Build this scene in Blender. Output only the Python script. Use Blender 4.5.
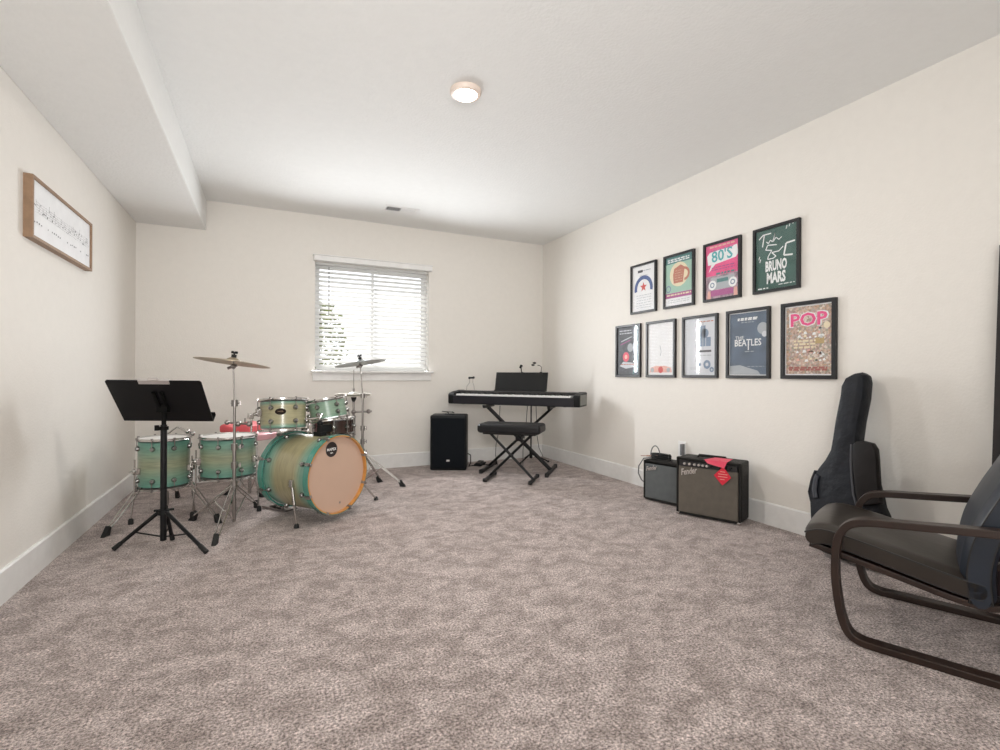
import bpy, bmesh, math, random
from mathutils import Vector as V, Matrix
PI = math.pi
R = math.radians
sc = bpy.context.scene
for o in list(bpy.data.objects): bpy.data.objects.remove(o)
col = sc.collection
rnd = random.Random(7)

# ------------------------------------------------------------------ camera
F_PX, YAW, HOR, ROLL = 493.4, .4414, 374.2, .0047      # focal length in pixels, turn to the right, horizon row, roll
cam_d = bpy.data.cameras.new('camera'); cam = bpy.data.objects.new('camera', cam_d); col.objects.link(cam)
cam_d.sensor_width = 36; cam_d.lens = 36 * F_PX / 1000; cam_d.shift_y = (HOR - 375) / 1000
cam_d.clip_start = .02; cam_d.clip_end = 200
cam.matrix_world = Matrix.Translation((0, 0, 1)) @ Matrix.Rotation(-YAW, 4, 'Z') @ Matrix.Rotation(PI/2, 4, 'X') @ Matrix.Rotation(ROLL, 4, 'Z')
sc.camera = cam

# ------------------------------------------------------------------ world, lights, exposure
sc.view_settings.view_transform = 'Standard'; sc.view_settings.look = 'None'
sc.view_settings.gamma = 1; sc.view_settings.use_curve_mapping = False
sc.view_settings.exposure = 0.0
w = bpy.data.worlds.new('world'); sc.world = w; w.use_nodes = True
bg = w.node_tree.nodes['Background']; bg.inputs[0].default_value = (.93, .96, 1, 1); bg.inputs[1].default_value = 2.0

def area(name, loc, rot, size, size_y, power, color, spread=PI):
    d = bpy.data.lights.new(name, 'AREA'); d.shape = 'RECTANGLE'; d.size = size; d.size_y = size_y
    d.energy = power; d.color = color; d.spread = spread
    o = bpy.data.objects.new(name, d); col.objects.link(o); o.location = loc; o.rotation_euler = rot
    return o
# two fill lights added behind the camera to brighten the room
area('rear_fill_light', (.25, -1.45, 1.15), (R(108), 0, R(-8)), 2.4, 1.8, 52, (.985, .985, .97))
fl = area('rear_fill_beam', (-.35, -.9, 1.75), (0, 0, 0), .8, .8, 20, (.985, .985, .97), R(100))
fl.rotation_euler = (V((1.3, 4.6, 2.75)) - V((-.35, -.9, 1.75))).to_track_quat('-Z', 'Z').to_euler()
sd = bpy.data.lights.new('sun', 'SUN'); sd.energy = 4; sd.angle = R(1); sd.color = (1, .97, .93)
so_ = bpy.data.objects.new('sun', sd); col.objects.link(so_); so_.rotation_euler = (R(-32), 0, R(12)); so_.location = (1, 9, 9)
for wx, turn in ((.447, 0), (1.591, 6)):              # strip lights added at the window jambs to boost its daylight
    area('jamb_fill_strip', (wx, 5.215, 1.42), (R(-90), 0, R(turn)), .022, .76, 20, (.935, .97, 1), R(150))
pt = area('window_portal', (1.02, 5.46, 1.56), (R(-90), 0, 0), 1.2, 1.15, 1, (1, 1, 1)); pt.data.cycles.is_portal = True

# ------------------------------------------------------------------ geometry helpers
class G:
    def __init__(s): s.v = []; s.f = []; s.sm = []; s.M = Matrix()
    def T(s, M): s.M = M; return s
    def add(s, vs, fs, smooth=False):
        n = len(s.v); s.v += [s.M @ V(p) for p in vs]
        for f in fs: s.f.append(tuple(i + n for i in f)); s.sm.append(smooth)
        return s
    def box(s, c, d, rz=0, rx=0, ry=0):
        m = Matrix.Translation(c) @ Matrix.Rotation(rz, 4, 'Z') @ Matrix.Rotation(ry, 4, 'Y') @ Matrix.Rotation(rx, 4, 'X')
        vs = [m @ V((x*d[0]/2, y*d[1]/2, z*d[2]/2)) for z in (-1, 1) for x, y in ((-1, -1), (1, -1), (1, 1), (-1, 1))]
        return s.add(vs, [(3, 2, 1, 0), (4, 5, 6, 7), (0, 1, 5, 4), (1, 2, 6, 5), (2, 3, 7, 6), (3, 0, 4, 7)])
    def tube(s, pts, r, seg=8, cap=True):
        pts = [V(p) for p in pts]; rs = r if isinstance(r, (list, tuple)) else [r]*len(pts)
        n = len(pts); rings = []; up = None
        for i, p in enumerate(pts):
            t = (pts[min(i+1, n-1)] - pts[max(i-1, 0)]).normalized()
            if up is None:
                up = V((0, 0, 1)) if abs(t.z) < .9 else V((1, 0, 0))
            a = t.cross(up)
            if a.length < 1e-4: a = t.orthogonal()
            a.normalize(); b = a.cross(t).normalized(); up = b
            rings.append([p + (a*math.cos(2*PI*k/seg) + b*math.sin(2*PI*k/seg))*rs[i] for k in range(seg)])
        vs = [q for g in rings for q in g]; fs = []
        for i in range(n-1):
            for k in range(seg):
                fs.append((i*seg+k, i*seg+(k+1) % seg, (i+1)*seg+(k+1) % seg, (i+1)*seg+k))
        s.add(vs, fs, True)
        if cap: s.add(rings[0], [tuple(range(seg))]); s.add(rings[-1], [tuple(reversed(range(seg)))])
        return s
    def lathe(s, prof, seg=32, M=None, closed=False):      # prof: (radius, z)
        M = M or Matrix(); vs = []; fs = []; n = len(prof)
        for k in range(seg):
            a = 2*PI*k/seg
            for r, z in prof: vs.append(M @ V((r*math.cos(a), r*math.sin(a), z)))
        for k in range(seg):
            k2 = (k+1) % seg
            for i in range(n if closed else n-1):
                j = (i+1) % n
                fs.append((k*n+i, k2*n+i, k2*n+j, k*n+j))
        return s.add(vs, fs, True)
    def cyl(s, a, b, r, seg=12): return s.tube([a, b], r, seg)
    def ball(s, c, r, seg=10, sz=(1, 1, 1)):
        pr = [(r*math.sin(PI*i/6), -r*math.cos(PI*i/6)) for i in range(7)]
        return s.lathe(pr, seg, Matrix.Translation(c) @ Matrix.Diagonal((sz[0], sz[1], sz[2], 1)))
    def disc(s, c, r, seg=32, M=None):
        M = M or Matrix(); return s.add([M @ V((c[0]+r*math.cos(2*PI*k/seg), c[1]+r*math.sin(2*PI*k/seg), c[2])) for k in range(seg)], [tuple(range(seg))])
    def prism(s, outline, y0, y1):                          # outline (x,z) extruded along y
        n = len(outline); vs = [(x, y0, z) for x, z in outline] + [(x, y1, z) for x, z in outline]
        return s.add(vs, [tuple(range(n)), tuple(reversed(range(n, 2*n)))] + [(i, (i+1) % n, n+(i+1) % n, n+i) for i in range(n)])
    def sweep(s, path, x0, x1, thick, smooth=True):         # flat strip following path (y,z), between x0 and x1; thick may be a list
        n = len(path); vs = []; fs = []
        for i, (y, z) in enumerate(path):
            a = V(path[max(i-1, 0)]); b = V(path[min(i+1, n-1)]); t = (b-a).normalized(); nn = V((-t.y, t.x))
            th = (thick[i] if isinstance(thick, (list, tuple)) else thick)/2
            for x, q in ((x0, -1), (x1, -1), (x1, 1), (x0, 1)): vs.append((x, y+nn.x*q*th, z+nn.y*q*th))
        for i in range(n-1):
            for k in range(4): fs.append((i*4+k, i*4+(k+1) % 4, i*4+4+(k+1) % 4, i*4+4+k))
        fs += [(3, 2, 1, 0), tuple((n-1)*4+k for k in range(4))]
        return s.add(vs, fs, False)
    def build(s, name, m, parent=None, bevel=0, world=False, kind=None, label=None, seg=2, smooth=None, sub=0):
        vs = s.v
        if world and parent:
            q = parent; Ms = []
            while q: Ms.append(q.matrix_basis.copy()); q = q.parent
            W = Matrix()
            for m_ in reversed(Ms): W = W @ m_
            W = W.inverted(); vs = [W @ p for p in vs]
        me = bpy.data.meshes.new(name); me.from_pydata([tuple(p) for p in vs], [], s.f)
        bm = bmesh.new(); bm.from_mesh(me)
        bmesh.ops.remove_doubles(bm, verts=bm.verts, dist=1e-6)
        bmesh.ops.recalc_face_normals(bm, faces=bm.faces); bm.to_mesh(me); bm.free()
        sm_all = smooth if smooth is not None else any(s.sm)
        me.polygons.foreach_set('use_smooth', [bool(sm_all)]*len(me.polygons))
        if sm_all:
            try: me.set_sharp_from_angle(angle=R(38))
            except Exception: pass
        me.materials.append(m)
        o = bpy.data.objects.new(name, me); col.objects.link(o)
        if parent: o.parent = parent
        if bevel:
            b = o.modifiers.new('bevel', 'BEVEL'); b.width = bevel; b.segments = seg; b.limit_method = 'ANGLE'; b.angle_limit = R(35)
        if sub:
            b = o.modifiers.new('sub', 'SUBSURF'); b.levels = sub; b.render_levels = sub
        if kind: o['kind'] = kind
        if label: o['label'] = label
        return o

def tag(o, label, cat, group=None):
    o['label'] = label; o['category'] = cat
    if group: o['group'] = group
    return o
def thing(name, label, cat, loc=(0, 0, 0), rz=0, group=None):
    o = bpy.data.objects.new(name, None); col.objects.link(o); o.empty_display_size = .05
    o.location = loc; o.rotation_euler = (0, 0, rz)
    o.matrix_basis = Matrix.Translation(loc) @ Matrix.Rotation(rz, 4, 'Z')
    return tag(o, label, cat, group)
def struct(name, g, m, **k): return g.build(name, m, kind='structure', **k)

# survey helpers: sight lines of the measured photograph laid onto real planes of the room
SN, CS = math.sin(YAW), math.cos(YAW); EYE = V((0, 0, 1))
def ray(x, y):
    u, v = (x-500)/F_PX, (y-HOR)/F_PX; c, s_ = math.cos(ROLL), math.sin(ROLL)
    u, v = u*c+v*s_, -u*s_+v*c
    return V((SN+CS*u, CS-SN*u, -v))
def on_floor(x, y, z=0): d = ray(x, y); return EYE + d*((z-1)/d.z)
def at_x(x, y, X): d = ray(x, y); return EYE + d*(X/d.x)
def at_d(x, y, D): return EYE + ray(x, y)*D
def on_plane(x, y, p, n): d = ray(x, y); p = V(p); n = V(n); return EYE + d*((p-EYE).dot(n)/d.dot(n))

# ------------------------------------------------------------------ materials
MATS = {}
def mat(name, c, rough=.5, metal=0, spec=.5, coat=0, emit=0, noise=0, scale=20, bump=0, bscale=100, trans=0):
    if name in MATS: return MATS[name]
    m = bpy.data.materials.new(name); m.use_nodes = True; nt = m.node_tree; b = nt.nodes['Principled BSDF']
    b.inputs['Base Color'].default_value = (*c, 1); b.inputs['Roughness'].default_value = rough
    b.inputs['Metallic'].default_value = metal; b.inputs['Specular IOR Level'].default_value = spec
    b.inputs['Coat Weight'].default_value = coat
    if emit: b.inputs['Emission Color'].default_value = (*c, 1); b.inputs['Emission Strength'].default_value = emit
    tc = nt.nodes.new('ShaderNodeTexCoord')
    n = nt.nodes.new('ShaderNodeTexNoise'); n.inputs['Scale'].default_value = scale; n.inputs['Detail'].default_value = 4
    nt.links.new(tc.outputs['Object'], n.inputs['Vector'])
    rp = nt.nodes.new('ShaderNodeValToRGB'); k = noise or .03
    rp.color_ramp.elements[0].position = .3; rp.color_ramp.elements[1].position = .7
    rp.color_ramp.elements[0].color = (*[max(0, q*(1-k)) for q in c], 1); rp.color_ramp.elements[1].color = (*[min(1, q*(1+k)) for q in c], 1)
    nt.links.new(n.outputs['Fac'], rp.inputs['Fac']); nt.links.new(rp.outputs['Color'], b.inputs['Base Color'])
    if bump:
        n2 = nt.nodes.new('ShaderNodeTexNoise'); n2.inputs['Scale'].default_value = bscale; n2.inputs['Detail'].default_value = 3
        nt.links.new(tc.outputs['Object'], n2.inputs['Vector'])
        bp = nt.nodes.new('ShaderNodeBump'); bp.inputs['Strength'].default_value = bump; bp.inputs['Distance'].default_value = .01
        nt.links.new(n2.outputs['Fac'], bp.inputs['Height']); nt.links.new(bp.outputs['Normal'], b.inputs['Normal'])
    if trans:                                             # thin vinyl lets some daylight through
        tl = nt.nodes.new('ShaderNodeBsdfTranslucent'); tl.inputs[0].default_value = (*c, 1); mx = nt.nodes.new('ShaderNodeMixShader'); mx.inputs[0].default_value = .45
        nt.links.new(b.outputs[0], mx.inputs[1]); nt.links.new(tl.outputs[0], mx.inputs[2]); nt.links.new(mx.outputs[0], nt.nodes['Material Output'].inputs[0])
    MATS[name] = m; return m
WALL = mat('wall_paint', (.835, .80, .75), .75, spec=.2, bump=.12, bscale=90, noise=.01)
CEIL = mat('ceiling_paint', (.86, .86, .845), .85, spec=.1, bump=.25, bscale=60, noise=.01)
TRIM = mat('trim_paint', (.84, .83, .815), .4, spec=.4)
SLAT = mat('blind_white', (.9, .9, .89), .4, trans=1)
VINYL = mat('window_vinyl', (.85, .85, .85), .35)
BLACK = mat('black_metal', (.005, .005, .006), .42, spec=.3)
BLKPL = mat('black_plastic', (.007, .008, .009), .5, spec=.25)
RUBBER = mat('black_rubber', (.01, .01, .01), .7)
CHROME = mat('chrome', (.58, .56, .54), .2, metal=1)
LUGM = mat('dark_chrome', (.34, .34, .33), .22, metal=1)
STEEL = mat('worn_steel', (.34, .315, .30), .32, metal=1)
DRUMHEAD = mat('drum_head', (.85, .83, .80), .5)
CYMB = mat('cymbal_bronze', (.42, .34, .24), .33, metal=.85, noise=.1, scale=30)
CYMB2 = mat('cymbal_grey_bronze', (.30, .32, .32), .35, metal=.8, noise=.1, scale=30)
AQUA = mat('aqua_lacquer', (.07, .26, .205), .2, coat=.6, noise=.12)
AMBER = mat('amber_maple', (.62, .28, .07), .3, coat=.4, noise=.15)
WOOD = mat('dark_stained_wood', (.022, .010, .006), .4, coat=.05, noise=.3, scale=14)
OAK = mat('light_oak', (.30, .185, .11), .5, noise=.12, scale=30)
SEATL = mat('black_leather_brown_sheen', (.024, .0175, .013), .34, spec=.5, noise=.15, scale=9, bump=.12, bscale=14)  # black leather, its brownish reflected sheen put into the base colour
BACKL = mat('black_leather_blue_sheen', (.014, .020, .032), .4, spec=.45, noise=.15, scale=9, bump=.1, bscale=12)  # same black leather, here with a bluish reflection in the base colour
NYLON = mat('black_nylon', (.004, .0055, .010), .5, spec=.3, bump=.7, bscale=16, noise=.2)
NYLON2 = mat('brown_black_nylon', (.008, .006, .006), .5, spec=.25, bump=.3, bscale=14, noise=.2)
TOLEX = mat('black_tolex', (.010, .009, .008), .55, spec=.3, bump=.3, bscale=500)
VINYLSEAT = mat('black_vinyl', (.008, .008, .010), .42, spec=.35, bump=.1, bscale=20)
SILVER = mat('silver_satin', (.70, .66, .64), .3, metal=.7)
PAPER = mat('paper_white', (.86, .86, .87), .6)
WHITEINK = mat('white_ink', (.85, .86, .86), .6)
DARKINK = mat('dark_ink', (.06, .06, .07), .6)
REDTAG = mat('red_card', (.72, .02, .05), .45)
PINKTAG = mat('pink_card', (.75, .06, .12), .45)
REDV = mat('red_vinyl', (.78, .12, .14), .35, coat=.3)
PINKV = mat('pink_vinyl', (.86, .45, .50), .35, coat=.3)
SNARE = mat('dark_walnut_lacquer', (.045, .024, .019), .25, coat=.5, noise=.3)
FRAME = mat('black_frame', (.012, .012, .014), .35, spec=.5)
WHKEY = mat('white_key', (.85, .85, .84), .3)
BKKEY = mat('black_key', (.01, .01, .01), .3)

def carpet():
    m = bpy.data.materials.new('carpet'); m.use_nodes = True; nt = m.node_tree; b = nt.nodes['Principled BSDF']; L = nt.links.new
    tc = nt.nodes.new('ShaderNodeTexCoord')
    def noise(scale, detail=3, rough=.5, dist=0, sx=1, sy=1, rz=0):
        mp = nt.nodes.new('ShaderNodeMapping'); mp.inputs['Scale'].default_value = (sx, sy, 1); mp.inputs['Rotation'].default_value = (0, 0, rz)
        L(tc.outputs['Object'], mp.inputs['Vector'])
        n = nt.nodes.new('ShaderNodeTexNoise'); n.inputs['Scale'].default_value = scale; n.inputs['Detail'].default_value = detail
        n.inputs['Roughness'].default_value = rough; n.inputs['Distortion'].default_value = dist
        L(mp.outputs['Vector'], n.inputs['Vector']); return n.outputs['Fac']
    def ramp(f, a, c, ca, cc):
        r = nt.nodes.new('ShaderNodeValToRGB'); e = r.color_ramp.elements
        e[0].position = a; e[1].position = c; e[0].color = (*ca, 1); e[1].color = (*cc, 1); L(f, r.inputs['Fac']); return r.outputs['Color']
    def mul(c1, c2):
        x = nt.nodes.new('ShaderNodeMix'); x.data_type = 'RGBA'; x.blend_type = 'MULTIPLY'; x.inputs['Factor'].default_value = 1
        L(c1, x.inputs['A']); L(c2, x.inputs['B']); return x.outputs['Result']
    fine = ramp(noise(120, 3, .8), .36, .64, (.13, .098, .088), (.78, .67, .63))
    mid = ramp(noise(30, 4, .8), .34, .66, (.76, .74, .73), (1.16, 1.16, 1.17))
    big = ramp(noise(7.5, 6, .74, .4, 1, 1.25, .5), .41, .59, (.74, .715, .70), (1.19, 1.19, 1.20))
    c = mul(mul(fine, mid), big)
    L(c, b.inputs['Base Color']); b.inputs['Roughness'].default_value = .95; b.inputs['Specular IOR Level'].default_value = .05
    b.inputs['Sheen Weight'].default_value = .25
    bp = nt.nodes.new('ShaderNodeBump'); bp.inputs['Strength'].default_value = .8; bp.inputs['Distance'].default_value = .012
    L(noise(110, 3, .7), bp.inputs['Height']); L(bp.outputs['Normal'], b.inputs['Normal'])
    return m
CARPET = carpet()

def glass(name, tint=(1, 1, 1)):
    m = bpy.data.materials.new(name); m.use_nodes = True; nt = m.node_tree; nt.nodes.remove(nt.nodes['Principled BSDF'])
    o = nt.nodes['Material Output']; f = nt.nodes.new('ShaderNodeLayerWeight'); f.inputs[0].default_value = .5
    p = nt.nodes.new('ShaderNodeMath'); p.operation = 'POWER'; p.inputs[1].default_value = 4.6; nt.links.new(f.outputs['Facing'], p.inputs[0])
    q = nt.nodes.new('ShaderNodeMath'); q.operation = 'MULTIPLY_ADD'; q.inputs[1].default_value = .9; q.inputs[2].default_value = .07; nt.links.new(p.outputs[0], q.inputs[0])
    t = nt.nodes.new('ShaderNodeBsdfTransparent'); t.inputs[0].default_value = (*tint, 1)
    g = nt.nodes.new('ShaderNodeBsdfGlossy'); g.inputs['Roughness'].default_value = .03
    mixn = nt.nodes.new('ShaderNodeMixShader'); nt.links.new(q.outputs[0], mixn.inputs[0]); nt.links.new(t.outputs[0], mixn.inputs[1]); nt.links.new(g.outputs[0], mixn.inputs[2])
    nt.links.new(mixn.outputs[0], o.inputs[0]); return m
PANE = glass('window_glass'); PIC_GLASS = glass('picture_glass')

def shell_mat(name, z0, z1, edge=.22, axis='Z', nat=None):          # lacquer burst: aqua at both edges, natural maple in the middle
    m = bpy.data.materials.new(name); m.use_nodes = True; nt = m.node_tree; b = nt.nodes['Principled BSDF']; L = nt.links.new
    tc = nt.nodes.new('ShaderNodeTexCoord'); sp = nt.nodes.new('ShaderNodeSeparateXYZ'); L(tc.outputs['Object'], sp.inputs[0])
    mr = nt.nodes.new('ShaderNodeMapRange'); mr.inputs['From Min'].default_value = z0; mr.inputs['From Max'].default_value = z1
    L(sp.outputs[axis], mr.inputs['Value'])
    r = nt.nodes.new('ShaderNodeValToRGB'); e = r.color_ramp.elements; e[0].position = 0; e[1].position = 1
    aq = (.12, .33, .27, 1); md = (.20, .35, .265, 1); na = nat or (.33, .36, .24, 1)
    e[0].color = aq; e[1].color = aq
    for p, c in ((edge*.75, md), (edge*1.5, na), (1-edge*1.5, na), (1-edge*.75, md)): q = e.new(p); q.color = c
    L(mr.outputs[0], r.inputs[0])
    n = nt.nodes.new('ShaderNodeTexNoise'); n.inputs['Scale'].default_value = 9; n.inputs['Detail'].default_value = 5
    mp = nt.nodes.new('ShaderNodeMapping'); mp.inputs['Scale'].default_value = (1, 1, 9); L(tc.outputs['Object'], mp.inputs[0]); L(mp.outputs[0], n.inputs['Vector'])
    r2 = nt.nodes.new('ShaderNodeValToRGB'); r2.color_ramp.elements[0].color = (.78, .80, .80, 1); r2.color_ramp.elements[1].color = (1.1, 1.08, 1.05, 1)
    r2.color_ramp.elements[0].position = .3; r2.color_ramp.elements[1].position = .7
    L(n.outputs[0], r2.inputs[0]); x = nt.nodes.new('ShaderNodeMix'); x.data_type = 'RGBA'; x.blend_type = 'MULTIPLY'; x.inputs['Factor'].default_value = 1
    L(r.outputs[0], x.inputs['A']); L(r2.outputs[0], x.inputs['B']); L(x.outputs['Result'], b.inputs['Base Color'])
    b.inputs['Roughness'].default_value = .28; b.inputs['Coat Weight'].default_value = .4; b.inputs['Coat Roughness'].default_value = .1
    return m

# ------------------------------------------------------------------ room shell
XL, XR, YB, YR, ZC, ZS, XS = -1.036, 3.05, 5.236, -1.6, 2.58, 2.304, -.508
XF = XR + .0
struct('floor', G().box(((XL+XR)/2, (YB+YR)/2, -.05), (XR-XL+.3, YB-YR+.3, .1)), CARPET)
struct('ceiling', G().box(((XL+XR)/2, (YB+YR)/2, ZC+.05), (XR-XL+.3, YB-YR+.3, .1)), CEIL)
struct('trim_1', G().box(((XL+XS)/2, (YB+YR)/2, (ZS+ZC)/2), (XS-XL, YB-YR, ZC-ZS)), CEIL, bevel=.006)['label'] = 'boxed soffit running along the top of the left wall'
struct('wall_left', G().box((XL-.06, (YB+YR)/2, ZC/2), (.12, YB-YR+.24, ZC)), WALL)
struct('wall_right', G().box((XR+.06, (YB+YR)/2, ZC/2), (.12, YB-YR+.24, ZC)), WALL)
struct('wall_rear', G().box(((XL+XR)/2, YR-.06, ZC/2), (XR-XL, .12, ZC)), WALL)
WX0, WX1, WZ0, WZ1 = .432, 1.606, 1.03, 2.118
wb = G(); y = YB+.09
wb.box(((XL+WX0)/2, y, ZC/2), (WX0-XL, .18, ZC)); wb.box(((WX1+XR)/2, y, ZC/2), (XR-WX1, .18, ZC))
wb.box(((WX0+WX1)/2, y, WZ0/2), (WX1-WX0, .18, WZ0)); wb.box(((WX0+WX1)/2, y, (WZ1+ZC)/2), (WX1-WX0, .18, ZC-WZ1))
struct('wall_back', wb, WALL)
BH, BT = .148, .014
def baseboard(name, pts):        # two world end points and inward normal
    a, b, n = V(pts[0]), V(pts[1]), V(pts[2])
    prof = [(0, 0), (BT, 0), (BT, BH-.008), (BT-.006, BH), (0, BH)]
    vs = []
    for p in (a, b):
        for d, z in prof: vs.append(p + n*d + V((0, 0, z)))
    k = 5; fs = [(0, 1, 2, 3, 4), (9, 8, 7, 6, 5)] + [(i, (i+1) % k, k+(i+1) % k, k+i) for i in range(k)]
    struct(name, G().add(vs, fs), TRIM)
baseboard('baseboard_left', ((XL, YR, 0), (XL, YB, 0), (1, 0, 0)))
baseboard('baseboard_right', ((XR, YR, 0), (XR, YB, 0), (-1, 0, 0)))
baseboard('baseboard_back', ((XL+BT, YB, 0), (XR-BT, YB, 0), (0, -1, 0)))
baseboard('baseboard_rear', ((XL+BT, YR, 0), (XR-BT, YR, 0), (0, 1, 0)))

# window: vinyl frame, two sashes with panes, head casing and sill
wn = bpy.data.objects.new('window_1', None); col.objects.link(wn); wn['kind'] = 'structure'; wn.location = (0, 0, 0)
xc = (WX0+WX1)/2; zc = (WZ0+WZ1)/2; ww = WX1-WX0; wh = WZ1-WZ0; yo = YB+.14
g = G()
for z in (WZ0+.013, WZ1-.013): g.box((xc, yo, z), (ww, .06, .026))
for x in (WX0+.013, WX1-.013): g.box((x, yo, zc), (.026, .06, wh-.08))
g.build('window_frame', VINYL, wn)
for k, (a, b) in enumerate(((WX0+.026, xc+.013), (xc-.013, WX1-.026))):
    g = G(); yy = yo - .012 + .024*k
    for z in (WZ0+.038, WZ1-.038): g.box(((a+b)/2, yy, z), (b-a, .022, .025))
    for x in (a+.0125, b-.0125): g.box((x, yy, zc), (.025, .022, wh-.10))
    s_ = g.build('sash', VINYL, wn)
    G().add([(a+.024, yy, WZ0+.050), (b-.024, yy, WZ0+.050), (b-.024, yy, WZ1-.050), (a+.024, yy, WZ1-.050)], [(0, 1, 2, 3)]).build('pane', PANE, s_)
g = G().box((xc, YB-.03, WZ1+.030), (ww+.035, .07, .060)).box((xc, YB-.034, WZ1+.055), (ww+.05, .085, .010))
g.build('head_casing', TRIM, wn, bevel=.004)
g = G().box((xc, YB-.028, WZ0-.012), (ww+.075, .09, .022)).box((xc, YB+.04, WZ0-.006), (ww, .14, .012))
g.build('window_sill', TRIM, wn, bevel=.004)
G().box((xc, YB-.010, WZ0-.063), (ww+.045, .02, .082)).build('sill_apron', TRIM, wn, bevel=.003)

# blind
bl = thing('window_blind', 'white horizontal slat blind hanging inside the window', 'blind', (xc, YB+.05, WZ0))
G().box((0, 0, wh-.012), (ww-.012, .05, .022)).build('headrail', SLAT, bl)
me = None; n = 23; bw = ww-.016
for i in range(n):
    z = .045 + (wh-.095)*i/(n-1)
    if me is None:
        g = G(); g.T(Matrix.Rotation(R(27), 4, 'X')).add([(x, yy, zz) for x in (-bw/2, bw/2) for yy, zz in ((-.024, -.0065), (0, .0), (.024, .0035), (.024, .0063), (0, .003), (-.024, -.0035))],
              [(0, 1, 4, 5), (1, 2, 3, 4), (11, 10, 7, 6), (10, 9, 8, 7), (0, 6, 7, 1), (1, 7, 8, 2), (2, 8, 9, 3), (3, 9, 10, 4), (4, 10, 11, 5), (5, 11, 6, 0)])
        o = g.build('slat', SLAT, bl); me = o.data
    else:
        o = bpy.data.objects.new('slat', me); col.objects.link(o); o.parent = bl
    o.location = (0, 0, z)
G().box((0, 0, .016), (bw, .05, .018)).build('bottom_rail', SLAT, bl, bevel=.003)
for x in (-.42, .02, .45):
    g = G()
    for yy in (-.027, .027): g.cyl((x, yy, .016), (x, yy, wh-.04), .0012, 5)
    g.build('ladder_cord', SLAT, bl)
G().cyl((-.455, -.034, wh-.52), (-.455, -.034, wh-.04), .004, 8).build('tilt_wand', mat('clear_wand', (.35, .35, .36), .3), bl)

# outside: ground, shrub, young tree seen through the slats
g_ = G().box((1, 12, -.1), (30, 13, .1)); struct('trim_2', g_, mat('gravel', (.42, .41, .39), .9, noise=.3, scale=30))['label'] = 'pale gravel ground outside the window'
tr = thing('garden_tree', 'young yellow-green leafy tree standing outside the window', 'tree', (.66, 7.4, -.05))
g = G().tube([(0, 0, 0), (.02, 0, .7), (-.03, .03, 1.4), (.03, 0, 2.0)], [.035, .03, .02, .01])
for k in range(16):
    a = rnd.uniform(0, 2*PI); z = rnd.uniform(.5, 1.8); l = rnd.uniform(.25, .55)
    g.tube([(0, 0, z), (l*.5*math.cos(a), l*.5*math.sin(a), z+.15), (l*math.cos(a), l*math.sin(a), z+.32)], [.01, .007, .003], 5)
g.build('branches', mat('bark', (.03, .022, .018), .8), tr)
g = G()
for k in range(1500):
    a = rnd.uniform(0, 2*PI); q = rnd.random()**.5*.42; z = rnd.uniform(.75, 2.05); q *= 1 - abs(z-1.35)*.5
    c = V((q*math.cos(a), q*math.sin(a)*.6, z)); s = rnd.uniform(.025, .05)
    M = Matrix.Translation(c) @ Matrix.Rotation(rnd.uniform(0, 6), 4, 'Z') @ Matrix.Rotation(rnd.uniform(-1, 1), 4, 'X')
    g.add([M @ V(p) for p in ((-s, 0, 0), (0, 0, -s*.4), (s, 0, 0), (0, 0, s*.4))], [(0, 1, 2, 3)])
g.build('foliage', mat('leaves', (.12, .15, .015), .6, noise=.5, scale=3), tr, kind='stuff')

# ceiling lamp and vent
cl = thing('ceiling_lamp', 'round lit flush ceiling lamp with pinkish white rim', 'lamp', (.995, 2.57, ZC))
G().lathe([(.0, -.001), (.087, -.001), (.087, -.016), (.080, -.026), (.066, -.028), (.064, -.02), (0, -.02)], 40).build('rim', mat('lamp_rim', (.78, .66, .58), .4), cl)
G().lathe([(.064, -.020), (.058, -.034), (.04, -.042), (0, -.045)], 32).build('diffuser', mat('lamp_glow', (1, .9, .78), .5, emit=9), cl)
d = bpy.data.lights.new('ceiling_lamp_light', 'AREA'); d.shape = 'DISK'; d.size = .12; d.energy = 15; d.color = (1, .95, .88)
o = bpy.data.objects.new('ceiling_lamp_light', d); col.objects.link(o); o.location = (0, 0, -.05); o.parent = cl
cv = thing('ceiling_vent', 'white ceiling register with half of its louvres showing dark', 'vent', (1.16, 4.70, ZC))
g = G()
for sx in (-1, 1): g.box((sx*.155, 0, -.004), (.022, .15, .008))
for sy in (-1, 1): g.box((0, sy*.066, -.004), (.29, .018, .008))
g.box((0, 0, -.004), (.012, .115, .008))
g.build('frame', TRIM, cv)
G().box((0, 0, -.0008), (.30, .12, .0012)).build('backing', mat('duct_dark', (.05, .05, .05), .8), cv)
for k in range(7):
    x = -.136+.0195*k; G().box((x, 0, -.005), (.003, .115, .009), ry=R(40)).build('louvre', TRIM, cv)
for k in range(7):
    x = .019+.0195*k; G().box((x, 0, -.005), (.0205, .115, .0025), ry=R(-14)).build('louvre', TRIM, cv)

# outlet on the right wall
ol = thing('wall_outlet', 'white wall outlet behind the larger amplifier with a plug in it', 'outlet', (XR, 2.985, .335), R(-90))
G().box((0, -.004, .065), (.08, .008, .125)).build('plate', TRIM, ol, bevel=.002)
G().box((.022, -.024, .065), (.02, .034, .09)).build('plug', mat('grey_plug', (.2, .2, .21), .5), ol, bevel=.003)

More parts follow.
